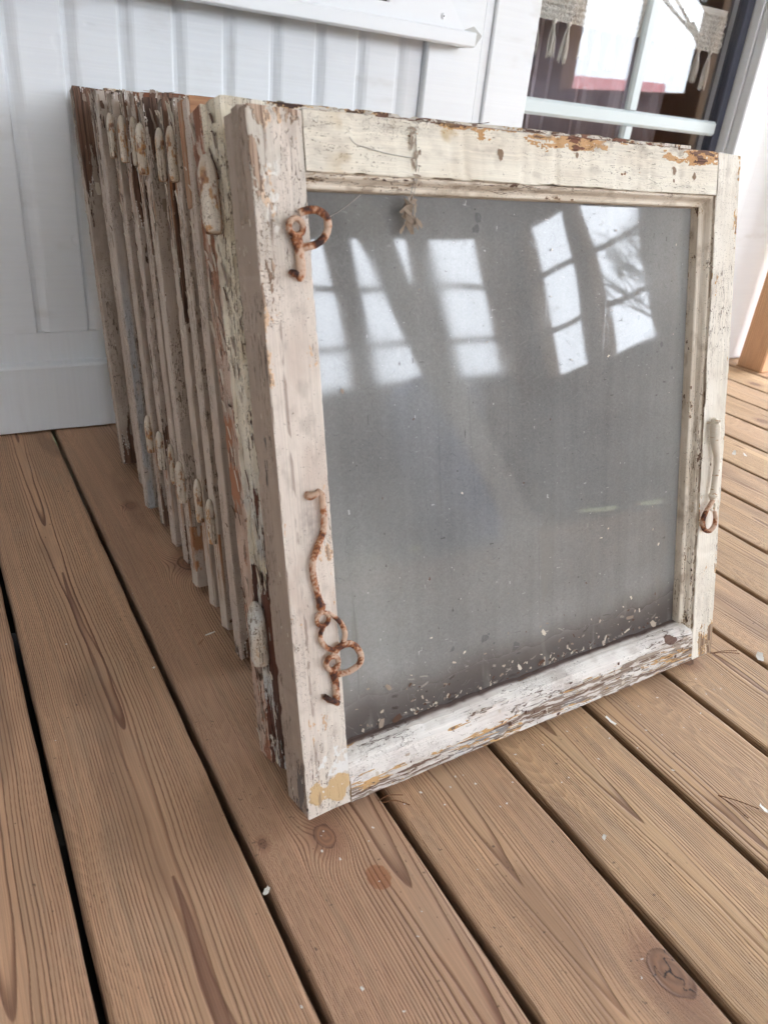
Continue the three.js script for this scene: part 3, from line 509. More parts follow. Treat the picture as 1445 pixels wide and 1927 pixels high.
const scrapMats = [[186, 172, 156], [204, 194, 178], [146, 130, 116], [92, 66, 52]].map((c) => new THREE.MeshStandardMaterial({ color: new THREE.Color().setRGB(...lin(c)), roughness: 0.8, side: THREE.DoubleSide }));

const hingeTex = [0, 1, 2].map((n) => paintTex(0.06, 0.05, 192, 128, (u, v) => {
  const s = 400 + n * 17; const r = oldPaint(u, v, { s, peel: -0.06, base: n === 2 ? [188, 188, 184] : [208, 197, 182], tint: [194, 180, 163], crack: 0.7, alligator: 0.8, dirt: 0.4 });
  const q = 0.72 * sst(0.53, 0.68, 0.6 * F(u * 70 + 3, v * 190, 3, s + 1) + 0.4 * F(u * 260, v * 420, 3, s + 6) + 0.22 * (F(u * 22, v * 40, 2, s + 2) - 0.5) - (n === 2 ? 0.1 : 0) + 0.08 * sst(0.012, 0, u)) * sst(0.056, 0.04, u); const rc = mix3([176, 116, 58], [96, 52, 34], sst(0.4, 0.7, F(u * 120, v * 200, 2, s + 3)));
  const c = mix3(r, rc, q); return [c[0], c[1], c[2], r[3] - q * 0.2 + 0.2 * N(u * 500, v * 500, s), 0.7]; }));
const hingeMats = hingeTex.map((t) => texMat(t, 0.0008));
function hingeGeo(R, L, sd) {
  const pr = [[0, 0], [R * 0.82, 0], [R * 0.98, 0.002], [R * 1.02, L * 0.1], [R, L * 0.32], [R * 0.98, L * 0.335], [R, L * 0.35], [R * 1.01, L * 0.72], [R * 0.95, L * 0.80], [R * 0.74, L * 0.885], [R * 0.55, L * 0.945], [R * 0.33, L * 0.985], [0, L]];
  const g = new THREE.LatheGeometry(pr.map((p) => new THREE.Vector2(...p)), 24), p = g.attributes.position, uv = g.attributes.uv;
  for (let i = 0; i < p.count; i++) { const y = p.getY(i), a = Math.atan2(p.getZ(i), p.getX(i)); const k = 1 + 0.05 * (F(Math.cos(a) * 2 + sd * 7, y * 90 + Math.sin(a) * 2, 2, sd) - 0.5); p.setX(i, p.getX(i) * k * 0.94); p.setZ(i, p.getZ(i) * k); uv.setXY(i, y / L, (a + Math.PI) / 6.2832); }
  g.computeVertexNormals(); return g;
}
function sashGroup(x, z, th, yaw, label, t = T) {
  const o = thing('window_sash', label, 'window sash', [x, t * Math.sin(th), z], 'old window sashes stacked against the wall');
  o.rotation.set(-th, yaw, 0, 'YXZ'); return o;
}
// position x, z of the front foot, lean, what is special; farthest from us first
const WEAR = [
  { x: 0.236, z: 0.200, th: 0.31, base: [160, 140, 124], top: 0.32, low: 0.06, hinge: 0, label: 'rearmost window sash, bare brown wood at its top corner, leaning on the white wall' },
  { x: 0.246, z: 0.290, th: 0.28, base: TAUPE, top: 0.5, hinge: 0, label: 'narrow edge of the second old window sash out from the white wall, set slightly in' },
  { x: 0.234, z: 0.380, th: 0.28, base: [178, 162, 150], blue: 1, top: 0.45, hinge: 0, label: 'third window sash out from the white wall, bluish streak down its front, no hinge' },
  { x: 0.242, z: 0.445, th: 0.28, base: TAUPE, top: 0.5, rust: 1, hinge: 1, label: 'fourth window sash out from the wall, rearmost of those with painted hinges' },
  { x: 0.241, z: 0.512, th: 0.28, base: [176, 158, 146], top: 0.55, rust: 1, hinge: 1, label: 'window sash with a white flaked patch above its hinge, fifth out from the wall' },
  { x: 0.243, z: 0.567, th: 0.28, base: TAUPE, top: 0.48, rust: 1, hinge: 1, r: 0.0052, label: 'sixth window sash out from the wall, its slim hinge streaked with rust' },
  { x: 0.237, z: 0.629, th: 0.28, base: [184, 168, 154], top: 0.55, rust: 1, stain: 1, hinge: 1, r: 0.007, label: 'seventh window sash out from the wall, thick rusty hinge and orange stain near its foot' },
  { x: 0.243, z: 0.687, th: 0.28, base: [178, 162, 148], top: 0.5, rust: 1, hinge: 1, label: 'eighth window sash out from the wall, fourth behind the front one' },
  { x: 0.242, z: 0.740, th: 0.28, base: [186, 170, 156], top: 0.4, rust: 1, hinge: 1, label: 'ninth window sash from the wall, dark rust at the foot of its upper hinge' },
  { x: 0.238, z: 0.803, th: 0.28, base: [184, 166, 152], top: 0.12, hinge: 0, orange: 1, label: 'third window sash from the front, fresh orange wood at its top corner' },
];
WEAR.forEach((w, n) => {
  const o = sashGroup(w.x, w.z, w.th, (n * 37 % 7 - 3) * 0.0016, w.label), m = texMat(sideTex(n, w), 0.0014);
  const hh = H - (n * 29 % 5) * 0.0015, W = 0.618;
  const pts = [[0.0145, -T], [0.0145, -0.0262], [0.0008, -0.0262], [0, -0.0252], [0, -0.0016], [0.0006, -0.0004], [0.0018, 0], [0.0495, 0], [0.05, -0.0008], [0.05, -T]];
  part('left_stile', bar(pts, 0, hh, 150, alongY, { seed: n + 3, wobble: 0.0003, chip: 0.0014, per: 0.15, ragged: 0.006, t0: 0, t1: H }), m, o);
  part('right_stile', bar([[W - 0.05, -T], [W - 0.05, -0.0008], [W - 0.049, 0], [W - 0.0012, 0], [W, -0.0012], [W, -T]], 0, hh, 30, alongY, { seed: n + 40, chip: 0.002, per: 0.2, t0: 0, t1: H }), genericMats[n % 2], o);
  part('top_rail', bar([[hh - 0.05, -T], [hh - 0.05, -0.001], [hh - 0.049, 0], [hh - 0.0015, 0], [hh, -0.0015], [hh, -T]], 0.0505, W - 0.0505, 150, alongX, { seed: n + 70, wobble: 0.0006, chip: 0.006, per: 0.2, t0: 0, t1: 0.64 }), genericMats[(n + 1) % 2], o);
  part('bottom_rail', bar([[0, -T], [0, -0.0015], [0.0015, 0], [0.046, 0], [0.056, GL], [0.056, -T]], 0.0505, W - 0.0505, 30, alongX, { seed: n + 90, chip: 0.004, per: 0.2, t0: 0, t1: 0.64 }), genericMats[n % 2], o);
  part('pane', paneGeo(0.045, W - 0.045, 0.05, hh - 0.045, GL, 8, 1), backPaneMat, o);
  if (w.hinge) for (const [y, q] of [[0.122, 0], [0.546, 1]]) { const h = hingeGeo(w.r ?? 0.0062, 0.059, n * 2 + q); h.rotateY(n * 1.7 + q).translate(-0.0035, y + rr(-0.003, 0.003), -0.011); part('hinge', h, hingeMats[(n + q) % 2], o); }
  if (w.orange) part('fresh_wood', uvS(mergeGeometries([bevelBox(-0.0012, 0.006, 0.53, hh + 0.0006, -0.0285, -0.0135, 0.001), bevelBox(0.003, 0.035, 0.615, hh + 0.0012, -0.0125, 0.0008, 0.001)]), 5, 10), texMat(paintTex(0.2, 0.1, 256, 128, (u, v) => { const g = F(u * 22, v * 420, 3, 91), sm = sst(0.5, 0.7, F(u * 30, v * 60, 3, 92)), c = mix3(mix3([128, 84, 56], [184, 138, 100], g), [150, 132, 114], sm * 0.6); return [c[0], c[1], c[2], g, 0.7]; }), 0.0006), o);
  const sets = [[], [], [], []], cnt = n > 8 || n === 0 ? 12 : 34;
  for (let i = 0; i < cnt; i++) { const hi = rnd() < 0.72, y = hi ? hh - rnd() ** 1.5 * 0.22 : rr(0.01, 0.5), onLip = rnd() < 0.7, L = rr(0.004, hi ? 0.024 : 0.014), k = Math.floor(rr(0, 4));
    sets[k].push(onLip ? flakeGeo(0.0002, Math.min(y, hh - L / 2), rr(-0.024, -0.003), L, rr(0.002, 0.007), 'x', rr(0.0004, 0.0032), i) : flakeGeo(rr(0.003, 0.03), Math.min(y, hh - L / 2), 0.0003, L, rr(0.002, 0.009), 'z', rr(0.0004, 0.004), i)); }
  for (let i = 0; i < 46; i++) sets[Math.floor(rr(0, 4))].push(flakeGeo(rr(0.02, W), hh + rr(-0.0005, 0.001), rr(-T, -0.004), rr(0.004, 0.026), rr(0.003, 0.01), 'y', rr(-0.0005, 0.0028), i));
  sets.forEach((g, k) => { if (g.length) part('peeling_paint', mergeGeometries(g), scrapMats[k], o).userData.kind = 'stuff'; });
});

// second sash from the front: pink lip behind, rounded cream edge in front, a large hinge
{
  const t10 = 0.058, o = sashGroup(0.209, 0.993, 0.312, 0.012, 'second window sash from the front, cream rounded edge over peeling pink lip, big rusty hinge', t10), W = 0.62, hh = 0.642;
  const tx = paintTex(H, 0.17, 1600, 400, (u, v) => {
    if (v < 0.031) { // pink-brown lip
      const r = oldPaint(u, v, { s: 601, peel: 0.1 + 0.5 * sst(0.42, 0.6, u) + 0.12 * sst(0.2, 0.05, u), base: [190, 166, 150], tint: [176, 150, 134], under: [150, 104, 80], under2: [164, 116, 90], underAt: 0.3, wood: [130, 108, 94], wood2: [150, 92, 66], crack: 1.2, dirt: 0.4, band: 0.16 });
      const sw = Math.abs(v - 0.012) < 0.012 && u > 0.27 && u < 0.36 + 0.012 * N(v * 300, 1, 3); if (sw && F(u * 40, v * 160, 3, 77) < 0.62) return [158, 108, 80, 0.5, 0.75];
      const ru = sst(0.16, 0.0, 0.55 - u) * (u < 0.55 ? 1 : 0) * sst(0.4, 0.7, F(v * 250, u * 14, 3, 78)); return [lerp(r[0], 128, ru), lerp(r[1], 78, ru), lerp(r[2], 46, ru), r[3], r[4]];
    }
    const r = oldPaint(u, v, { s: 611, ku: 0.4, peel: -0.05 + 0.34 * sst(0.3, 0.15, u) + (v > 0.048 && u < 0.3 ? 0.2 : 0), base: u < 0.35 ? mix3([190, 192, 194], IVORY, sst(0.2, 0.35, u)) : IVORY, tint: [206, 194, 172], under: [180, 176, 170], wood: [88, 60, 50], dark: [50, 34, 30], wood2: [104, 62, 48], crack: 0.7, alligator: 0.35, dirt: 0.5 });
    return r;
  });
  const m = texMat(tx, 0.0016);
  const pts = [[0, -t10], [0, -0.028], [0.0008, -0.027], [0.0048, -0.0264], [0.0042, -0.02], [0.0045, -0.012], [0.0062, -0.005], [0.0095, -0.0012], [0.0135, 0], [0.05, 0], [0.05, -t10]];
  part('left_stile', bar(pts, 0, hh, 240, alongY, { seed: 21, wobble: 0.0005, chip: 0.0022, per: 0.17, ragged: 0.002, t0: 0, t1: H }), m, o);
  part('right_stile', bar([[W - 0.05, -t10], [W - 0.05, 0], [W, 0], [W, -t10]], 0, hh, 30, alongY, { seed: 44, per: 0.2, t0: 0, t1: H }), genericMats[0], o);
  part('top_rail', bar([[hh - 0.05, -t10], [hh - 0.05, 0], [hh - 0.0015, 0], [hh, -0.0015], [hh, -t10]], 0.0505, W - 0.0505, 220, alongX, { seed: 73, wobble: 0.0008, chip: 0.007, per: 0.2, t0: 0, t1: 0.64 }), genericMats[1], o);
  part('bottom_rail', bar([[0, -t10], [0, 0], [0.05, 0], [0.056, GL], [0.056, -t10]], 0.0505, W - 0.0505, 30, alongX, { seed: 95, per: 0.2, t0: 0, t1: 0.64 }), genericMats[0], o);
  part('pane', paneGeo(0.045, W - 0.045, 0.05, hh - 0.045, GL, 8, 1), backPaneMat, o);
  for (const [y, q, L] of [[0.532, 1, 0.066], [0.118, 2, 0.068]]) { const h = hingeGeo(0.0088, L, q + 50); h.rotateY(q * 2.1).translate(-0.0035, y, -0.016); part('hinge', h, hingeMats[q], o); }
  const sets = [[], [], [], []];
  for (let i = 0; i < 90; i++) { const y = rnd() < 0.4 ? rr(0.5, hh - 0.015) : rr(0.01, 0.5), L = rr(0.004, 0.022); sets[Math.floor(rr(0, 4))].push(rnd() < 0.6 ? flakeGeo(0.0002, y, rr(-t10 + 0.002, -0.03), L, rr(0.002, 0.008), 'x', rr(0.0004, 0.003), i) : flakeGeo(0.0045, y, rr(-0.026, -0.008), L, rr(0.002, 0.007), 'x', rr(0.0004, 0.0025), i)); }
  for (let i = 0; i < 80; i++) sets[Math.floor(rr(0, 4))].push(flakeGeo(rr(0.02, W), hh + rr(-0.0005, 0.001), rr(-t10, -0.004), rr(0.006, 0.03), rr(0.003, 0.012), 'y', rr(-0.0005, 0.003), i));
  sets.forEach((g, k) => part('peeling_paint', mergeGeometries(g), scrapMats[k], o).userData.kind = 'stuff');
}

// ------------------------------------------------------------------ the front sash
const FRONT = sashGroup(0.2119, 1.0525, 0.2798, 0.0237, 'front window sash of the stack, facing us, with dusty pane, rusty catches and hooks');
{
  const o = FRONT, W = 0.6215, LS = 0.0482, RS = 0.5785, TR = 0.591;
  const ls = paintTex(H, 0.12, 1900, 380, (u, v) => {
    if (v < 0.0455) {
      const r = oldPaint(u, v, { s: 701, ku: 0.5, peel: -0.06 + 0.3 * sst(0.07, 0.01, u) + (v > 0.028 && v < 0.04 && u < 0.3 ? 0.14 : 0), base: [170, 152, 138], tint: [162, 145, 132], under: [150, 140, 132], wood: [112, 106, 104], wood2: [90, 74, 64], crack: 0.8, dirt: 0.3, dirtCol: [140, 124, 112] });
      return r;
    }
    const x = v - 0.046;
    if (x < LS + 0.001) {
      const up = sst(0.42, 0.62, u), left = sst(0.02, 0.004, x + 0.008 * (F(u * 30, 4, 2, 702) - 0.5));
      const peel = -0.2 + 0.56 * left * sst(0.36, 0.5, u) + 0.24 * sst(0.02, 0.0, u) + 0.03 * up + 0.3 * sst(0.615, 0.635, u);
      let base = mix3(mix3([198, 181, 168], [203, 188, 175], N(u * 9, x * 20, 704)), [196, 188, 176], up); base = mix3(base, [214, 204, 192], sst(0.25, 0.1, u));
      const r = oldPaint(u, v, { s: 711, peel, base, tint: [214, 202, 190], under: mix3([206, 174, 144], [222, 212, 200], up * 0.55 * N(u * 60, x * 90, 3)), under2: [214, 182, 150], underAt: 0.4, wood: [182, 158, 138], dark: [128, 104, 88], wood2: [170, 130, 104], crack: 0.3, alligator: 0.2 + 0.5 * left, dirt: 0.34, band: 0.2 });
      let c = r;
      const och = sst(0.5, 0.53, F(u * 70, x * 60, 4, 712) * 0.55 + 0.30 - Math.abs(u - 0.025) * 14 + 0.08 * Math.sin(x * 200)); c = [...mix3(c, [200, 166, 118], och * 0.85), c[3] - och * 0.2, c[4]];
      const ck = sst(0.5, 0.54, F(u * 150, x * 170, 4, 713) * 0.7 + 0.18 - Math.abs(u - 0.052) * 7 - Math.max(0, 0.02 - x) * 12); c = [...mix3(c, [226, 225, 222], ck * 0.85), c[3] + ck * 0.15, c[4]];
      const sp = sst(0.66, 0.72, F(u * 170, x * 170, 2, 714)) * sst(0.53, 0.55, u) * sst(0.61, 0.59, u) * sst(0.006, 0.012, x) * sst(0.03, 0.02, x); c = [...mix3(c, [228, 226, 220], sp * 0.7), c[3] + sp * 0.1, c[4]];
      const seam = sst(0.0022, 0.0006, Math.abs(x - 0.0135 - 0.0015 * (F(u * 40, 1, 3, 715) - 0.5))) * sst(0.42, 0.6, F(u * 60, x * 200, 3, 716)); c = [...mix3(c, [126, 106, 94], seam * 0.45), c[3] - seam * 0.3, c[4]];
      const dk = sst(0.05, 0, Math.abs(u - 0.3)) * sst(0.014, 0, Math.abs(x - 0.026)) * 0.4 * F(u * 300, x * 300, 3, 717); c = [...mix3(c, [110, 96, 92], dk), c[3], c[4]];
      return c;
    }
    return oldPaint(u, v, { s: 721, peel: 0.2, base: [196, 182, 168], wood: DARKWOOD, crack: 0.6, dirt: 0.8 });
  });
  const lpts = [[0, -T], [0, -0.0014], [0.0004, -0.0004], [0.0014, 0], [LS - 0.001, 0], [LS, -0.001], [LS, -T]];
  part('left_stile', bar(lpts, 0, H, 260, alongY, { seed: 11, wobble: 0.00045, chip: 0.0022, per: 0.12, ragged: 0.004, t0: 0, t1: H }), texMat(ls, 0.0013), o);
  const mort = bar([[-0.0011, -0.0285], [-0.0011, -0.0125], [0.004, -0.0115], [0.004, -0.0295]], 0.552, H + 0.0008, 40, alongY, { seed: 18, wobble: 0.0008, chip: 0.002, t0: 0.5, t1: H });
  part('filled_mortise', mort, texMat(paintTex(0.12, 0.05, 256, 128, (u, v) => { const a = F(u * 220, v * 260, 4, 95), c = mix3([140, 124, 112], [172, 156, 142], a); return [c[0], c[1], c[2], a, 0.9]; }), 0.003), o);

  const rs = paintTex(H, 0.11, 1700, 290, (u, v) => {
    const x = v - 0.0455; const edge = sst(0.03, 0.042, x);
    const peel = -0.18 + 0.74 * sst(0.058, 0.03, u + 0.02 * (F(x * 120, 2, 2, 731) - 0.5)) * sst(0.012, 0.03, x + 0.01) + 0.22 * edge * sst(0.5, 0.62, N(u * 14, 1, 732)) + 0.1 * sst(0.58, 0.635, u);
    return oldPaint(u, v, { s: 741, peel, base: [224, 217, 204], tint: [216, 208, 194], under: [206, 168, 116], under2: [196, 152, 98], underAt: 0.3, wood: [168, 144, 120], dark: [118, 94, 76], crack: 0.35, alligator: 0.2, dirt: 0.22, band: 0.12, speck: 1 });
  });
  const rsm = texMat(rs, 0.0012);
  part('right_stile', bar([[RS, -T], [RS, -0.001], [RS + 0.001, 0], [W - 0.0014, 0], [W - 0.0004, -0.0004], [W, -0.0014], [W, -T]], 0, H, 240, alongY, { seed: 12, wobble: 0.0005, chip: 0.003, per: 0.11, ragged: 0.003, t0: 0, t1: H }), rsm, o);

  const tr = paintTex(0.531, 0.14, 1700, 440, (u, v) => {                   // v runs from the under edge up the face and over the top
    const y = v - 0.046, up = v - 0.0925;                                // up = 0 at the top arris
    const band = sst(0.011, 0.003, Math.abs(up + 0.0075 + 0.004 * (F(u * 9, 3, 2, 751) - 0.5))) * sst(0.1, 0.18, u);
    let peel = -0.24 + 0.54 * band * sst(0.4, 0.56, F(u * 14, 1.3, 2, 752) + 0.06) + (up > -0.001 ? 0.55 : 0) + 0.42 * sst(-0.006, -0.001, up) * sst(0.3, 0.6, N(u * 16, 2, 753));
    const grey = sst(0.05, 0.0, u) * 0.6;
    const r = oldPaint(u, v, { s: 761, peel, base: mix3([226, 219, 203], [196, 188, 174], Math.max(grey, sst(-0.02, -0.004, up) * 0.45)), tint: [220, 211, 194], under: u > 0.12 ? OCHRE : [176, 150, 120], under2: [190, 142, 92], underAt: up > -0.001 ? 0.62 : 0.2, wood: [118, 92, 78], dark: [58, 38, 32], wood2: [120, 74, 54], crack: 0.14, alligator: 0.08 + 0.8 * sst(-0.02, -0.008, up), dirt: 0.28 + 0.5 * sst(-0.018, -0.002, up), band: up > -0.001 ? 0.1 : 0.05 + 0.3 * band });
    let c = r; const st = sst(0.58, 0.74, F(u * 34, y * 50, 3, 762)) * sst(0.01, 0.06, u) * sst(0.24, 0.12, u); c = [...mix3(c, [168, 136, 86], st * 0.5), c[3], c[4]];
    for (const [a, b, q] of [[0.205, 0.024, 0.0042], [0.305, 0.029, 0.0022], [0.455, 0.022, 0.0042], [0.49, 0.018, 0.0036], [0.455, 0.012, 0.002], [0.3, 0.037, 0.0018]]) { const d = Math.hypot(u - a, (y - b) * 0.8) / q + 0.7 * (F(u * 400, y * 400, 2, 763) - 0.5); if (d < 1) c = [...mix3(c, [112, 84, 60], 0.8 * sst(1, 0.7, d)), c[3] - 0.3, c[4]]; }
    return c;
  });
  part('top_rail', bar([[TR, -T], [TR, -0.0008], [TR + 0.0008, 0], [H - 0.0016, 0], [H - 0.0004, -0.0006], [H, -0.002], [H, -T]], LS + 0.0004, RS - 0.0004, 260, alongX, { seed: 13, wobble: 0.0005, chip: 0.003, per: 0.14, t0: LS, t1: RS }), texMat(tr, 0.0013), o);

  const br = paintTex(0.531, 0.13, 1800, 440, (u, v) => {                   // v: 0.046 under, face 0.046 .. 0.087, slope to 0.113
    const y = v - 0.046, f = clamp(y / 0.04);
    const bare = sst(0.62, 0.2, f + 0.5 * (F(u * 5, v * 30, 3, 771) - 0.5) - 0.28 * sst(0.1, 0.4, u)) ;
    const cor = sst(0.06, 0.0, u) * 0.35;
    const peel = 0.06 + 0.5 * bare + cor * 0.6 + 0.4 * sst(0.058, 0.066, y) + (y < 0 ? 0.4 : 0);
    const r = oldPaint(u, v, { s: 781, ku: 0.26, peel, base: [228, 223, 217], tint: [216, 208, 202], under: [208, 170, 118], under2: [196, 150, 96], underAt: f < 0.75 ? 0.42 : 0.7, wood: [160, 146, 132], dark: [110, 86, 72], wood2: f < 0.4 ? [146, 150, 154] : [130, 104, 90], crack: 0.6, alligator: 0.4, dirt: 0.35, band: 0.16, residue: 0.42 });
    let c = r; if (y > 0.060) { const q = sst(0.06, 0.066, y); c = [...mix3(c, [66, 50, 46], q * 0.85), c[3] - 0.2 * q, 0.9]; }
    const kn = Math.hypot((u - 0.488) * 0.7 + (y - 0.04) * 0.5, y - 0.042) / 0.0075 + 0.5 * (F(u * 200, y * 200, 2, 782) - 0.5); if (kn < 1) c = [...mix3(c, [88, 60, 48], 0.8), c[3] - 0.4, 0.9];
    return c;
  });
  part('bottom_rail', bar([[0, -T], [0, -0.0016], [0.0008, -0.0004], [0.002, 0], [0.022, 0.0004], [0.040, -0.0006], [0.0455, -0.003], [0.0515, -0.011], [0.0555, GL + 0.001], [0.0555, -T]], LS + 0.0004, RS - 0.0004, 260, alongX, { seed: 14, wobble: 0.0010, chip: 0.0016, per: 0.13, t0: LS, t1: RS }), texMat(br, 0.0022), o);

  // moulding on the head and the right side, mitred where they meet
  const mt = paintTex(0.54, 0.06, 1400, 160, (u, v) => { const r = oldPaint(u, v, { s: 791, peel: 0.03 + 0.3 * sst(0.036, 0.046, v) * N(u * 20, 2, 792), base: [216, 206, 190], tint: [204, 192, 174], under: [180, 160, 134], wood: [104, 80, 64], crack: 0.6, alligator: 0.4, dirt: 0.75, dirtCol: [136, 118, 98], band: 0.1 }); if (v > 0.030) { const q = 0.45 * sst(0.030, 0.040, v); return [...mix3(r, [120, 98, 78], q), r[3], r[4]]; } return r; });
  const mm = texMat(mt, 0.0009);
  const M = [[0, -0.0006], [0, -0.0034], [0.0009, -0.0042], [0.0022, -0.0044], [0.0035, -0.0060], [0.0046, -0.0090], [0.0060, -0.0118], [0.0078, -0.0132], [0.0095, -0.0136], [0.0108, -0.0144], [0.0112, -0.0156], [0.0112, GL - 0.003], [0, GL - 0.003]];
  part('top_moulding', bar(M.map(([d, z]) => [TR - 0.0001 - d, z]), LS + 0.0003, (a) => RS - 0.0002 - (TR - 0.0001 - a), 120, alongX, { seed: 15, wobble: 0.00025, chip: 0.0006, per: 0.06, t0: LS, t1: RS }), mm, o);
  part('side_moulding', bar(M.map(([d, z]) => [RS - 0.0001 - d, z]), 0.046, (a) => TR - 0.0002 - (RS - 0.0001 - a), 120, alongY, { seed: 16, wobble: 0.00025, chip: 0.0006, per: 0.06, t0: 0.05, t1: TR }), mm, o);
  const pg = paneGeo(LS - 0.002, RS - 0.004, 0.05, TR - 0.004, GL, 160, 1); const pane = part('pane', pg, paneMat, o);

  // ironwork: two catches on the left stile, a stay hook below, another on the right stile
  const R1 = rusty(0.05, 1), R2 = rusty(0.05, 2);
  const catchAt = (y0, pts, small, shank, nail, R) => {
    const c = part('catch', tube(pts.map((p) => [...p, 0.0037]), 90, 14, false, R, 0.16, 4), ironMat, o);
    part('eye', tube([...Array(12).keys()].map((i) => { const a = i / 12 * 6.2832; return [small[0] + Math.cos(a) * small[2], small[1] + Math.sin(a) * small[2] * 1.02, 0.0075, 0.0029]; }), 70, 12, true, R, 0.2, 5, 1.3), ironMat, c);
    part('shank', tube(shank, 60, 14, false, R, 0.14, 6, 0.8), ironMat, c);
    part('nail', tube(nail, 30, 10, false, rusty(0.2, 8), 0.3, 7), ironMat, c);
  };
  catchAt(0.55, [[0.0362, 0.5575, 0.006], [0.0413, 0.5592, 0.008], [0.0499, 0.5596, 0.01], [0.0572, 0.5545, 0.012], [0.0585, 0.546, 0.012], [0.0542, 0.5378, 0.011], [0.0478, 0.5334, 0.009], [0.0385, 0.5312, 0.007], [0.0345, 0.5312, 0.005]], [0.0318, 0.5468, 0.0063],
    [[0.0322, 0.5395, 0.0055, 0.0062], [0.0337, 0.532, 0.0055, 0.0052], [0.0343, 0.524, 0.0055, 0.0047], [0.0343, 0.517, 0.0055, 0.0049], [0.034, 0.511, 0.0052, 0.0054], [0.0332, 0.5065, 0.0046, 0.0042], [0.0328, 0.5045, 0.004, 0.0015]], [[0.0262, 0.5125, 0.002, 0.0028], [0.0282, 0.5108, 0.0062, 0.0036], [0.031, 0.5095, 0.0075, 0.0026]], R1);
  catchAt(0.16, [[0.0365, 0.1686, 0.006], [0.0434, 0.1751, 0.008], [0.0541, 0.1762, 0.011], [0.0625, 0.1657, 0.012], [0.0621, 0.1557, 0.012], [0.0535, 0.1492, 0.01], [0.0436, 0.1472, 0.007], [0.0385, 0.1478, 0.005]], [0.0348, 0.1610, 0.0064],
    [[0.0358, 0.1535, 0.005, 0.005], [0.0372, 0.1462, 0.005, 0.0046], [0.038, 0.139, 0.005, 0.0042], [0.038, 0.130, 0.005, 0.0041], [0.0374, 0.1215, 0.005, 0.0048], [0.0368, 0.1168, 0.004, 0.003]], [[0.0262, 0.1272, 0.002, 0.0032], [0.0287, 0.1248, 0.006, 0.0036], [0.0335, 0.1218, 0.0085, 0.003], [0.0375, 0.1185, 0.0085, 0.0034]], R2);
  const hook = part('stay_hook', tube([[0.0352, 0.3262, 0.003, 0.0028], [0.0362, 0.3238, 0.0085, 0.0036], [0.037, 0.3151, 0.0075, 0.0036], [0.038, 0.3, 0.006, 0.0037], [0.0361, 0.2888, 0.006, 0.0037], [0.0290, 0.2751, 0.006, 0.0036], [0.0236, 0.2622, 0.006, 0.0038], [0.0234, 0.2481, 0.006, 0.0037], [0.0266, 0.2293, 0.006, 0.0034], [0.028, 0.2225, 0.006, 0.0042], [0.0284, 0.2196, 0.006, 0.0053], [0.0287, 0.2165, 0.006, 0.0046], [0.0289, 0.2145, 0.006, 0.0034]], 150, 16, false, rusty(0.02, 4), 0.1, 9), ironMat, o);
  part('staple', tube([[0.0262, 0.3232, -0.001, 0.0042], [0.0268, 0.3228, 0.004, 0.0044], [0.0292, 0.3238, 0.0075, 0.0036], [0.0335, 0.3252, 0.0085, 0.0026]], 30, 12, false, rusty(-0.1, 5), 0.2, 10), ironMat, hook);
  part('eye', tube([...Array(12).keys()].map((i) => { const a = i / 12 * 6.2832; return [0.0292 + Math.cos(a) * 0.0062, 0.2062 + Math.sin(a) * 0.0064, 0.006, 0.0026]; }), 60, 12, true, R2, 0.16, 11), ironMat, hook);
  part('heart_loop', tube([[0.0352, 0.2112, 0.006, 0.0022], [0.0405, 0.2062, 0.007, 0.0026], [0.0462, 0.199, 0.008, 0.0029], [0.0500, 0.188, 0.008, 0.0031], [0.0468, 0.1775, 0.008, 0.0031], [0.0378, 0.1738, 0.0075, 0.003], [0.0288, 0.1797, 0.007, 0.0031], [0.0252, 0.1895, 0.006, 0.0031], [0.0283, 0.1971, 0.006, 0.0027], [0.031, 0.2005, 0.006, 0.0022]], 110, 12, false, R2, 0.14, 12), ironMat, hook);
  const PALE = (t, x, y, z) => { const n = F(x * 300, y * 300, 3, 13), e = t > 0.9 ? 0.1 : 0; return n + e > 0.72 ? mix3(lin([200, 178, 146]), lin([140, 90, 52]), clamp((n + e - 0.72) * 8)) : lin([212, 202, 186]); };
  const rh = part('stay_hook', tube([[0.5898, 0.3302, 0.005, 0.0015], [0.5899, 0.3290, 0.006, 0.0044], [0.5902, 0.3215, 0.0075, 0.0072], [0.5905, 0.312, 0.008, 0.0077], [0.5905, 0.3034, 0.008, 0.0074], [0.5935, 0.291, 0.008, 0.0061], [0.5965, 0.281, 0.008, 0.0051], [0.5972, 0.2658, 0.008, 0.0049], [0.5948, 0.2447, 0.008, 0.0046], [0.594, 0.2335, 0.008, 0.0051], [0.5937, 0.2300, 0.008, 0.0073], [0.5933, 0.2270, 0.008, 0.0056], [0.5925, 0.2235, 0.0085, 0.0044]], 140, 16, false, PALE, 0.07, 14), ironMat, o);
  part('staple', tube([[0.5852, 0.3242, -0.001, 0.0018], [0.5852, 0.3246, 0.0105, 0.0019], [0.5875, 0.3258, 0.0138, 0.0019], [0.591, 0.3262, 0.0128, 0.0017]], 30, 10, false, PALE, 0.1, 15), ironMat, rh);
  part('loop', tube([[0.592, 0.2245, 0.0095, 0.0034], [0.5865, 0.2185, 0.009, 0.0034], [0.5808, 0.2085, 0.007, 0.0036], [0.5788, 0.196, 0.0055, 0.0038], [0.5825, 0.1858, 0.0065, 0.0039], [0.5885, 0.1838, 0.0092, 0.0038], [0.5936, 0.1895, 0.0115, 0.0036], [0.5952, 0.2, 0.012, 0.0033], [0.5938, 0.2095, 0.011, 0.003]], 110, 14, false, (t, x, y, z) => rusty(y < 0.212 ? 0.08 : -0.08, 16)(t, x, y, z), 0.1, 16, 1), ironMat, rh);
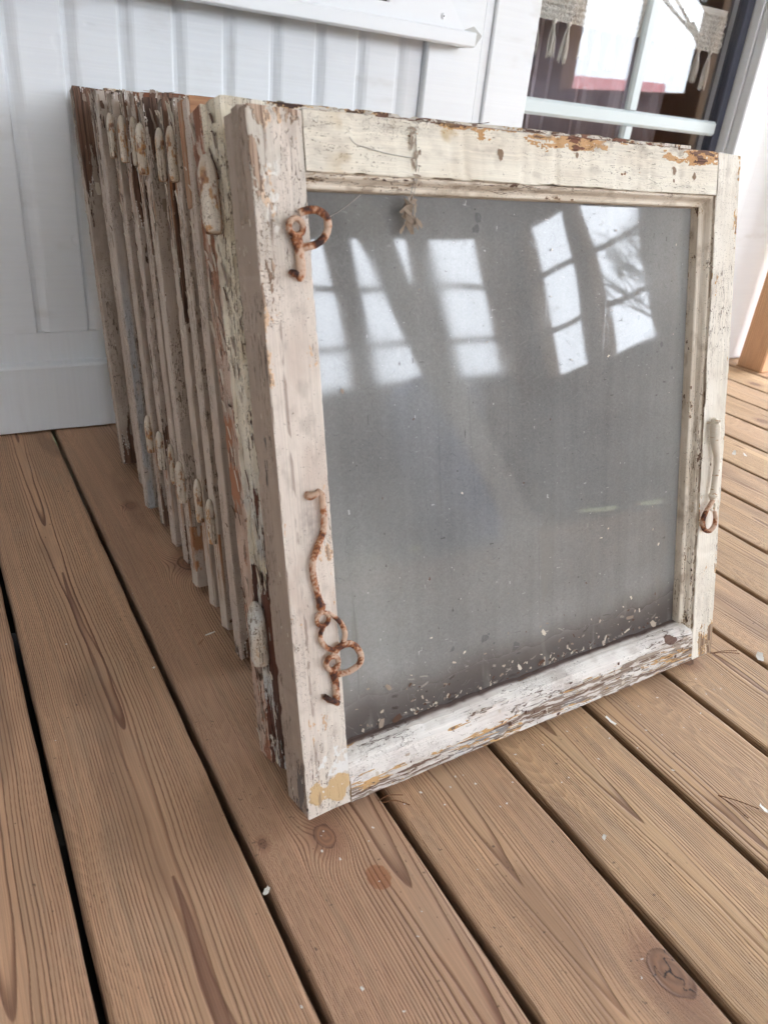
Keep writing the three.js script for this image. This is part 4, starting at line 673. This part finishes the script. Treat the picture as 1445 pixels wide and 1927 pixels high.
  part('eye', tube([...Array(10).keys()].map((i) => { const a = i / 10 * 6.2832; return [0.5952 + Math.cos(a) * 0.0045, 0.2150 + Math.sin(a) * 0.0055, 0.0072, 0.002]; }), 50, 10, true, PALE, 0.1, 17), ironMat, rh);

  // loose scraps of paint on the ledge, the foot of the pane and the top edge
  const sets = [[], [], [], []], sw = [...scrapMats];
  for (let i = 0; i < 40; i++) for (let q = 0; q < 4; q++) { const big = rnd() < 0.12, L = big ? rr(0.006, 0.013) : rr(0.0015, 0.005), f = flakeGeo(0, 0, 0, L, L * rr(0.3, 0.7), 'z', rr(0.0002, 0.001), i); f.rotateZ(rr(0, 6.3)); f.translate(rr(0.06, 0.54), rr(0.056, 0.062) + rnd() ** 3.5 * 0.06, GL + 0.0006); sets[Math.floor(rr(0, 4))].push(f); }
  for (let i = 0; i < 44; i++) sets[Math.floor(rr(0, 4))].push(flakeGeo(rr(0.06, 0.57), rr(0.004, 0.04), 0.0006, rr(0.002, 0.006), rr(0.0015, 0.006), 'z', rr(0.0002, 0.0014), i));
  for (let i = 0; i < 26; i++) { const L = rr(0.001, 0.0045), f = flakeGeo(0, 0, 0, L, L * rr(0.3, 0.8), 'z', rr(0.0001, 0.0006), i); f.rotateZ(rr(0, 6.3)); f.translate(rr(0.06, 0.55), rr(0.1, 0.56), GL + 0.0009); sets[Math.floor(rr(0, 4))].push(f); }
  for (let i = 0; i < 40; i++) sets[Math.floor(rr(0, 4))].push(flakeGeo(rr(0.005, 0.6), H + rr(-0.0006, 0.0004), rr(-T, -0.006), rr(0.004, 0.02), rr(0.003, 0.01), 'y', rr(-0.0004, 0.0016), i));
  for (let i = 0; i < 26; i++) sets[Math.floor(rr(0, 2))].push(flakeGeo(-0.0001, rr(0.01, 0.62), rr(-0.04, -0.004), rr(0.002, 0.006), rr(0.001, 0.003), 'x', rr(0.0001, 0.0008), i));
  sets.forEach((g, k) => part('peeling_paint', mergeGeometries(g), sw[k], o).userData.kind = 'stuff');
}
// what stands or hangs on the front sash, placed in its plane
FRONT.updateMatrixWorld(true);
const onFront = (name, geo, mat, label, cat) => { geo.applyMatrix4(FRONT.matrixWorld); return solo(name, geo, mat, label, cat); };
{
  const gs = [];
  for (let i = 0; i < 40; i++) { const y = 0.573 - rnd() * 0.024, x = 0.155 + rr(-1, 1) * (0.003 + (0.573 - y) * 0.28); const f = flakeGeo(0, 0, 0, rr(0.006, 0.0125), rr(0.002, 0.0045), 'z', rr(-0.003, 0.003), i); f.rotateZ(rr(-0.9, 0.9)); f.rotateY(rr(-1.2, 1.2)); f.translate(x, y, -0.013 + rr(-0.004, 0.006)); gs.push(f); }
  for (let i = 0; i < 16; i++) { const f = flakeGeo(0, 0, 0, rr(0.003, 0.009), rr(0.001, 0.003), 'z', rr(-0.002, 0.002), i); f.rotateZ(rr(0, 3)); const y = rr(0.585, 0.63); f.translate(0.157 - (y - 0.6) * 0.1 + rr(-0.004, 0.004), y, y > 0.592 ? 0.0012 : -0.002); gs.push(f); }
  onFront('cobweb_clump', mergeGeometries(gs), new THREE.MeshStandardMaterial({ color: new THREE.Color().setRGB(0.30, 0.235, 0.18), roughness: 0.95, side: THREE.DoubleSide }), 'clump of dead leaf scraps hanging in cobweb over the top of the front pane', 'cobweb');
  const st = []; const line = (a, b, r = 0.00022) => st.push(new THREE.TubeGeometry(new THREE.CatmullRomCurve3([a, a.map((v, i) => (v + b[i]) / 2 + (i === 1 ? -0.0012 : 0)), b].map((p) => new THREE.Vector3(...p))), 12, r, 4));
  line([0.157, 0.632, 0.001], [0.1565, 0.6, 0.0015], 0.0005); line([0.1565, 0.6, 0.0015], [0.1545, 0.573, -0.01], 0.0006); line([0.159, 0.6, 0.0015], [0.1575, 0.572, -0.01], 0.0004); line([0.157, 0.606, 0.001], [0.098, 0.613, 0.001], 0.0004); line([0.098, 0.613, 0.001], [0.09, 0.619, 0.001], 0.0003); line([0.11, 0.578, -0.02], [0.079, 0.559, -0.0245], 0.0003);
  onFront('cobweb_strands', mergeGeometries(st), plain(0.45, 0.42, 0.38, 0.9), 'thin dusty cobweb strands across the top rail of the front sash', 'cobweb').userData.kind = 'stuff';
}

// ------------------------------------------------------------------ scraps on the deck
{
  const fm = new THREE.MeshStandardMaterial({ color: new THREE.Color().setRGB(0.7, 0.67, 0.62), roughness: 0.8, side: THREE.DoubleSide });
  const scrap = (x, z, L, w, rot, curl, label) => { const f = flakeGeo(0, 0, 0, L, w, 'y', curl, 1); f.rotateY(rot); f.translate(x, 0.0012, z); solo('paint_scrap', f, fm, label, 'paint scrap', 'paint scraps on the deck'); };
  scrap(0.224, 0.72, 0.0135, 0.0028, 0.12, 0.001, 'straight white paint scrap lying on the deck left of the stack');
  scrap(0.608, 1.071, 0.014, 0.0045, 1.9, 0.005, 'upright curled white paint scrap by a board gap below the bottom rail');
  scrap(0.905, 1.068, 0.012, 0.010, 0.7, 0.006, 'crumpled white paint scrap on the deck at the far right');
  scrap(0.667, 1.244, 0.013, 0.006, 2.1, 0.004, 'white paint scrap at the right edge beside the pine needles');
  scrap(1.554, 0.535, 0.014, 0.008, 0.6, 0.006, 'white paint scrap on the deck behind the right stile, larger of two');
  scrap(1.573, 0.551, 0.009, 0.006, 1.6, 0.004, 'small white paint scrap just right of the larger one behind the stile');
  scrap(0.478, 1.191, 0.006, 0.004, 0.3, 0.001, 'tiny white paint scrap alone in the middle of a board, front right');
  scrap(0.15, 1.097, 0.007, 0.005, 0.3, 0.003, 'fluffy pale scrap caught in the board gap below the front corner');
  const gs = []; for (let i = 0; i < 48; i++) { const q = rnd(), x = rr(0, 0.95), z = rr(0.55, 1.36); if (z < 1.06 && x > 0.2 && x < 0.84) continue; const L = rr(0.0012, 0.0034); const f = flakeGeo(0, 0, 0, L, L * rr(0.4, 1), 'y', L * 0.15, i); f.rotateY(rr(0, 6)); f.translate(x, 0.0008, z); gs.push(f); }
  for (let i = 0; i < 40; i++) { const L = rr(0.001, 0.003); const f = flakeGeo(0, 0, 0, L, L * rr(0.4, 1), 'y', L * 0.15, i); f.rotateY(rr(0, 6)); f.translate(rr(0.22, 0.86), 0.0008, 1.06 + rnd() ** 2 * 0.08); gs.push(f); }
  solo('paint_crumbs', mergeGeometries(gs), fm, 'tiny crumbs of white paint scattered over the deck boards', 'paint crumbs', null, 'stuff');
  const needle = plain(0.2, 0.085, 0.035, 0.8);
  const nd = (pts) => new THREE.TubeGeometry(new THREE.CatmullRomCurve3(pts.map((p) => new THREE.Vector3(...p))), 14, 0.00055, 5);
  solo('pine_needles', mergeGeometries([nd([[0.637, 0.0012, 1.207], [0.639, 0.003, 1.225], [0.641, 0.0012, 1.243]]), nd([[0.637, 0.0014, 1.207], [0.650, 0.003, 1.224], [0.663, 0.0014, 1.240]])]), needle, 'pair of brown pine needles in a V on the deck, far right', 'pine needles', 'fallen pine needles');
  solo('pine_needles', mergeGeometries([nd([[0.292, 0.0012, 1.052], [0.304, 0.004, 1.053], [0.318, 0.003, 1.058]]), nd([[0.294, 0.0014, 1.056], [0.306, 0.005, 1.062], [0.319, 0.0014, 1.071]])]), needle, 'brown pine needles poking out from under the bottom rail near the left corner', 'pine needles', 'fallen pine needles');
  solo('pine_needles', mergeGeometries([nd([[0.845, 0.0012, 1.03], [0.865, 0.003, 1.036], [0.889, 0.0012, 1.042]]), nd([[0.846, 0.0014, 1.031], [0.866, 0.004, 1.041], [0.886, 0.0014, 1.049]])]), needle, 'brown pine needles on the deck beside the lower right corner', 'pine needles', 'fallen pine needles');
  solo('needle_bunch', mergeGeometries([nd([[0.203, 0.001, 0.735], [0.207, 0.006, 0.737], [0.211, 0.004, 0.731]]), nd([[0.252, 0.03, 0.60], [0.249, 0.012, 0.62], [0.246, 0.0012, 0.628]])]), needle, 'curled bits of brown needle on the deck left of the stack', 'pine needles');
  const fe = []; for (let i = 0; i < 26; i++) { const a = rr(-0.6, 0.6), L = rr(0.02, 0.04); fe.push(new THREE.TubeGeometry(new THREE.CatmullRomCurve3([[2.2, 0.02, 0.01], [2.2 - 0.5 * L * Math.cos(a), 0.024 + 0.3 * L * Math.sin(a), 0.02], [2.2 - L * Math.cos(a), 0.012 + 0.6 * L * Math.sin(a) + rr(-0.004, 0.004), 0.024 + rr(-0.006, 0.006)]].map((p) => new THREE.Vector3(...p))), 6, 0.0005, 4)); }
  solo('feather', mergeGeometries(fe), plain(0.75, 0.72, 0.68, 0.9), 'wispy white feather on the deck just past the right stile', 'feather');
}
renderer.render(scene, camera);
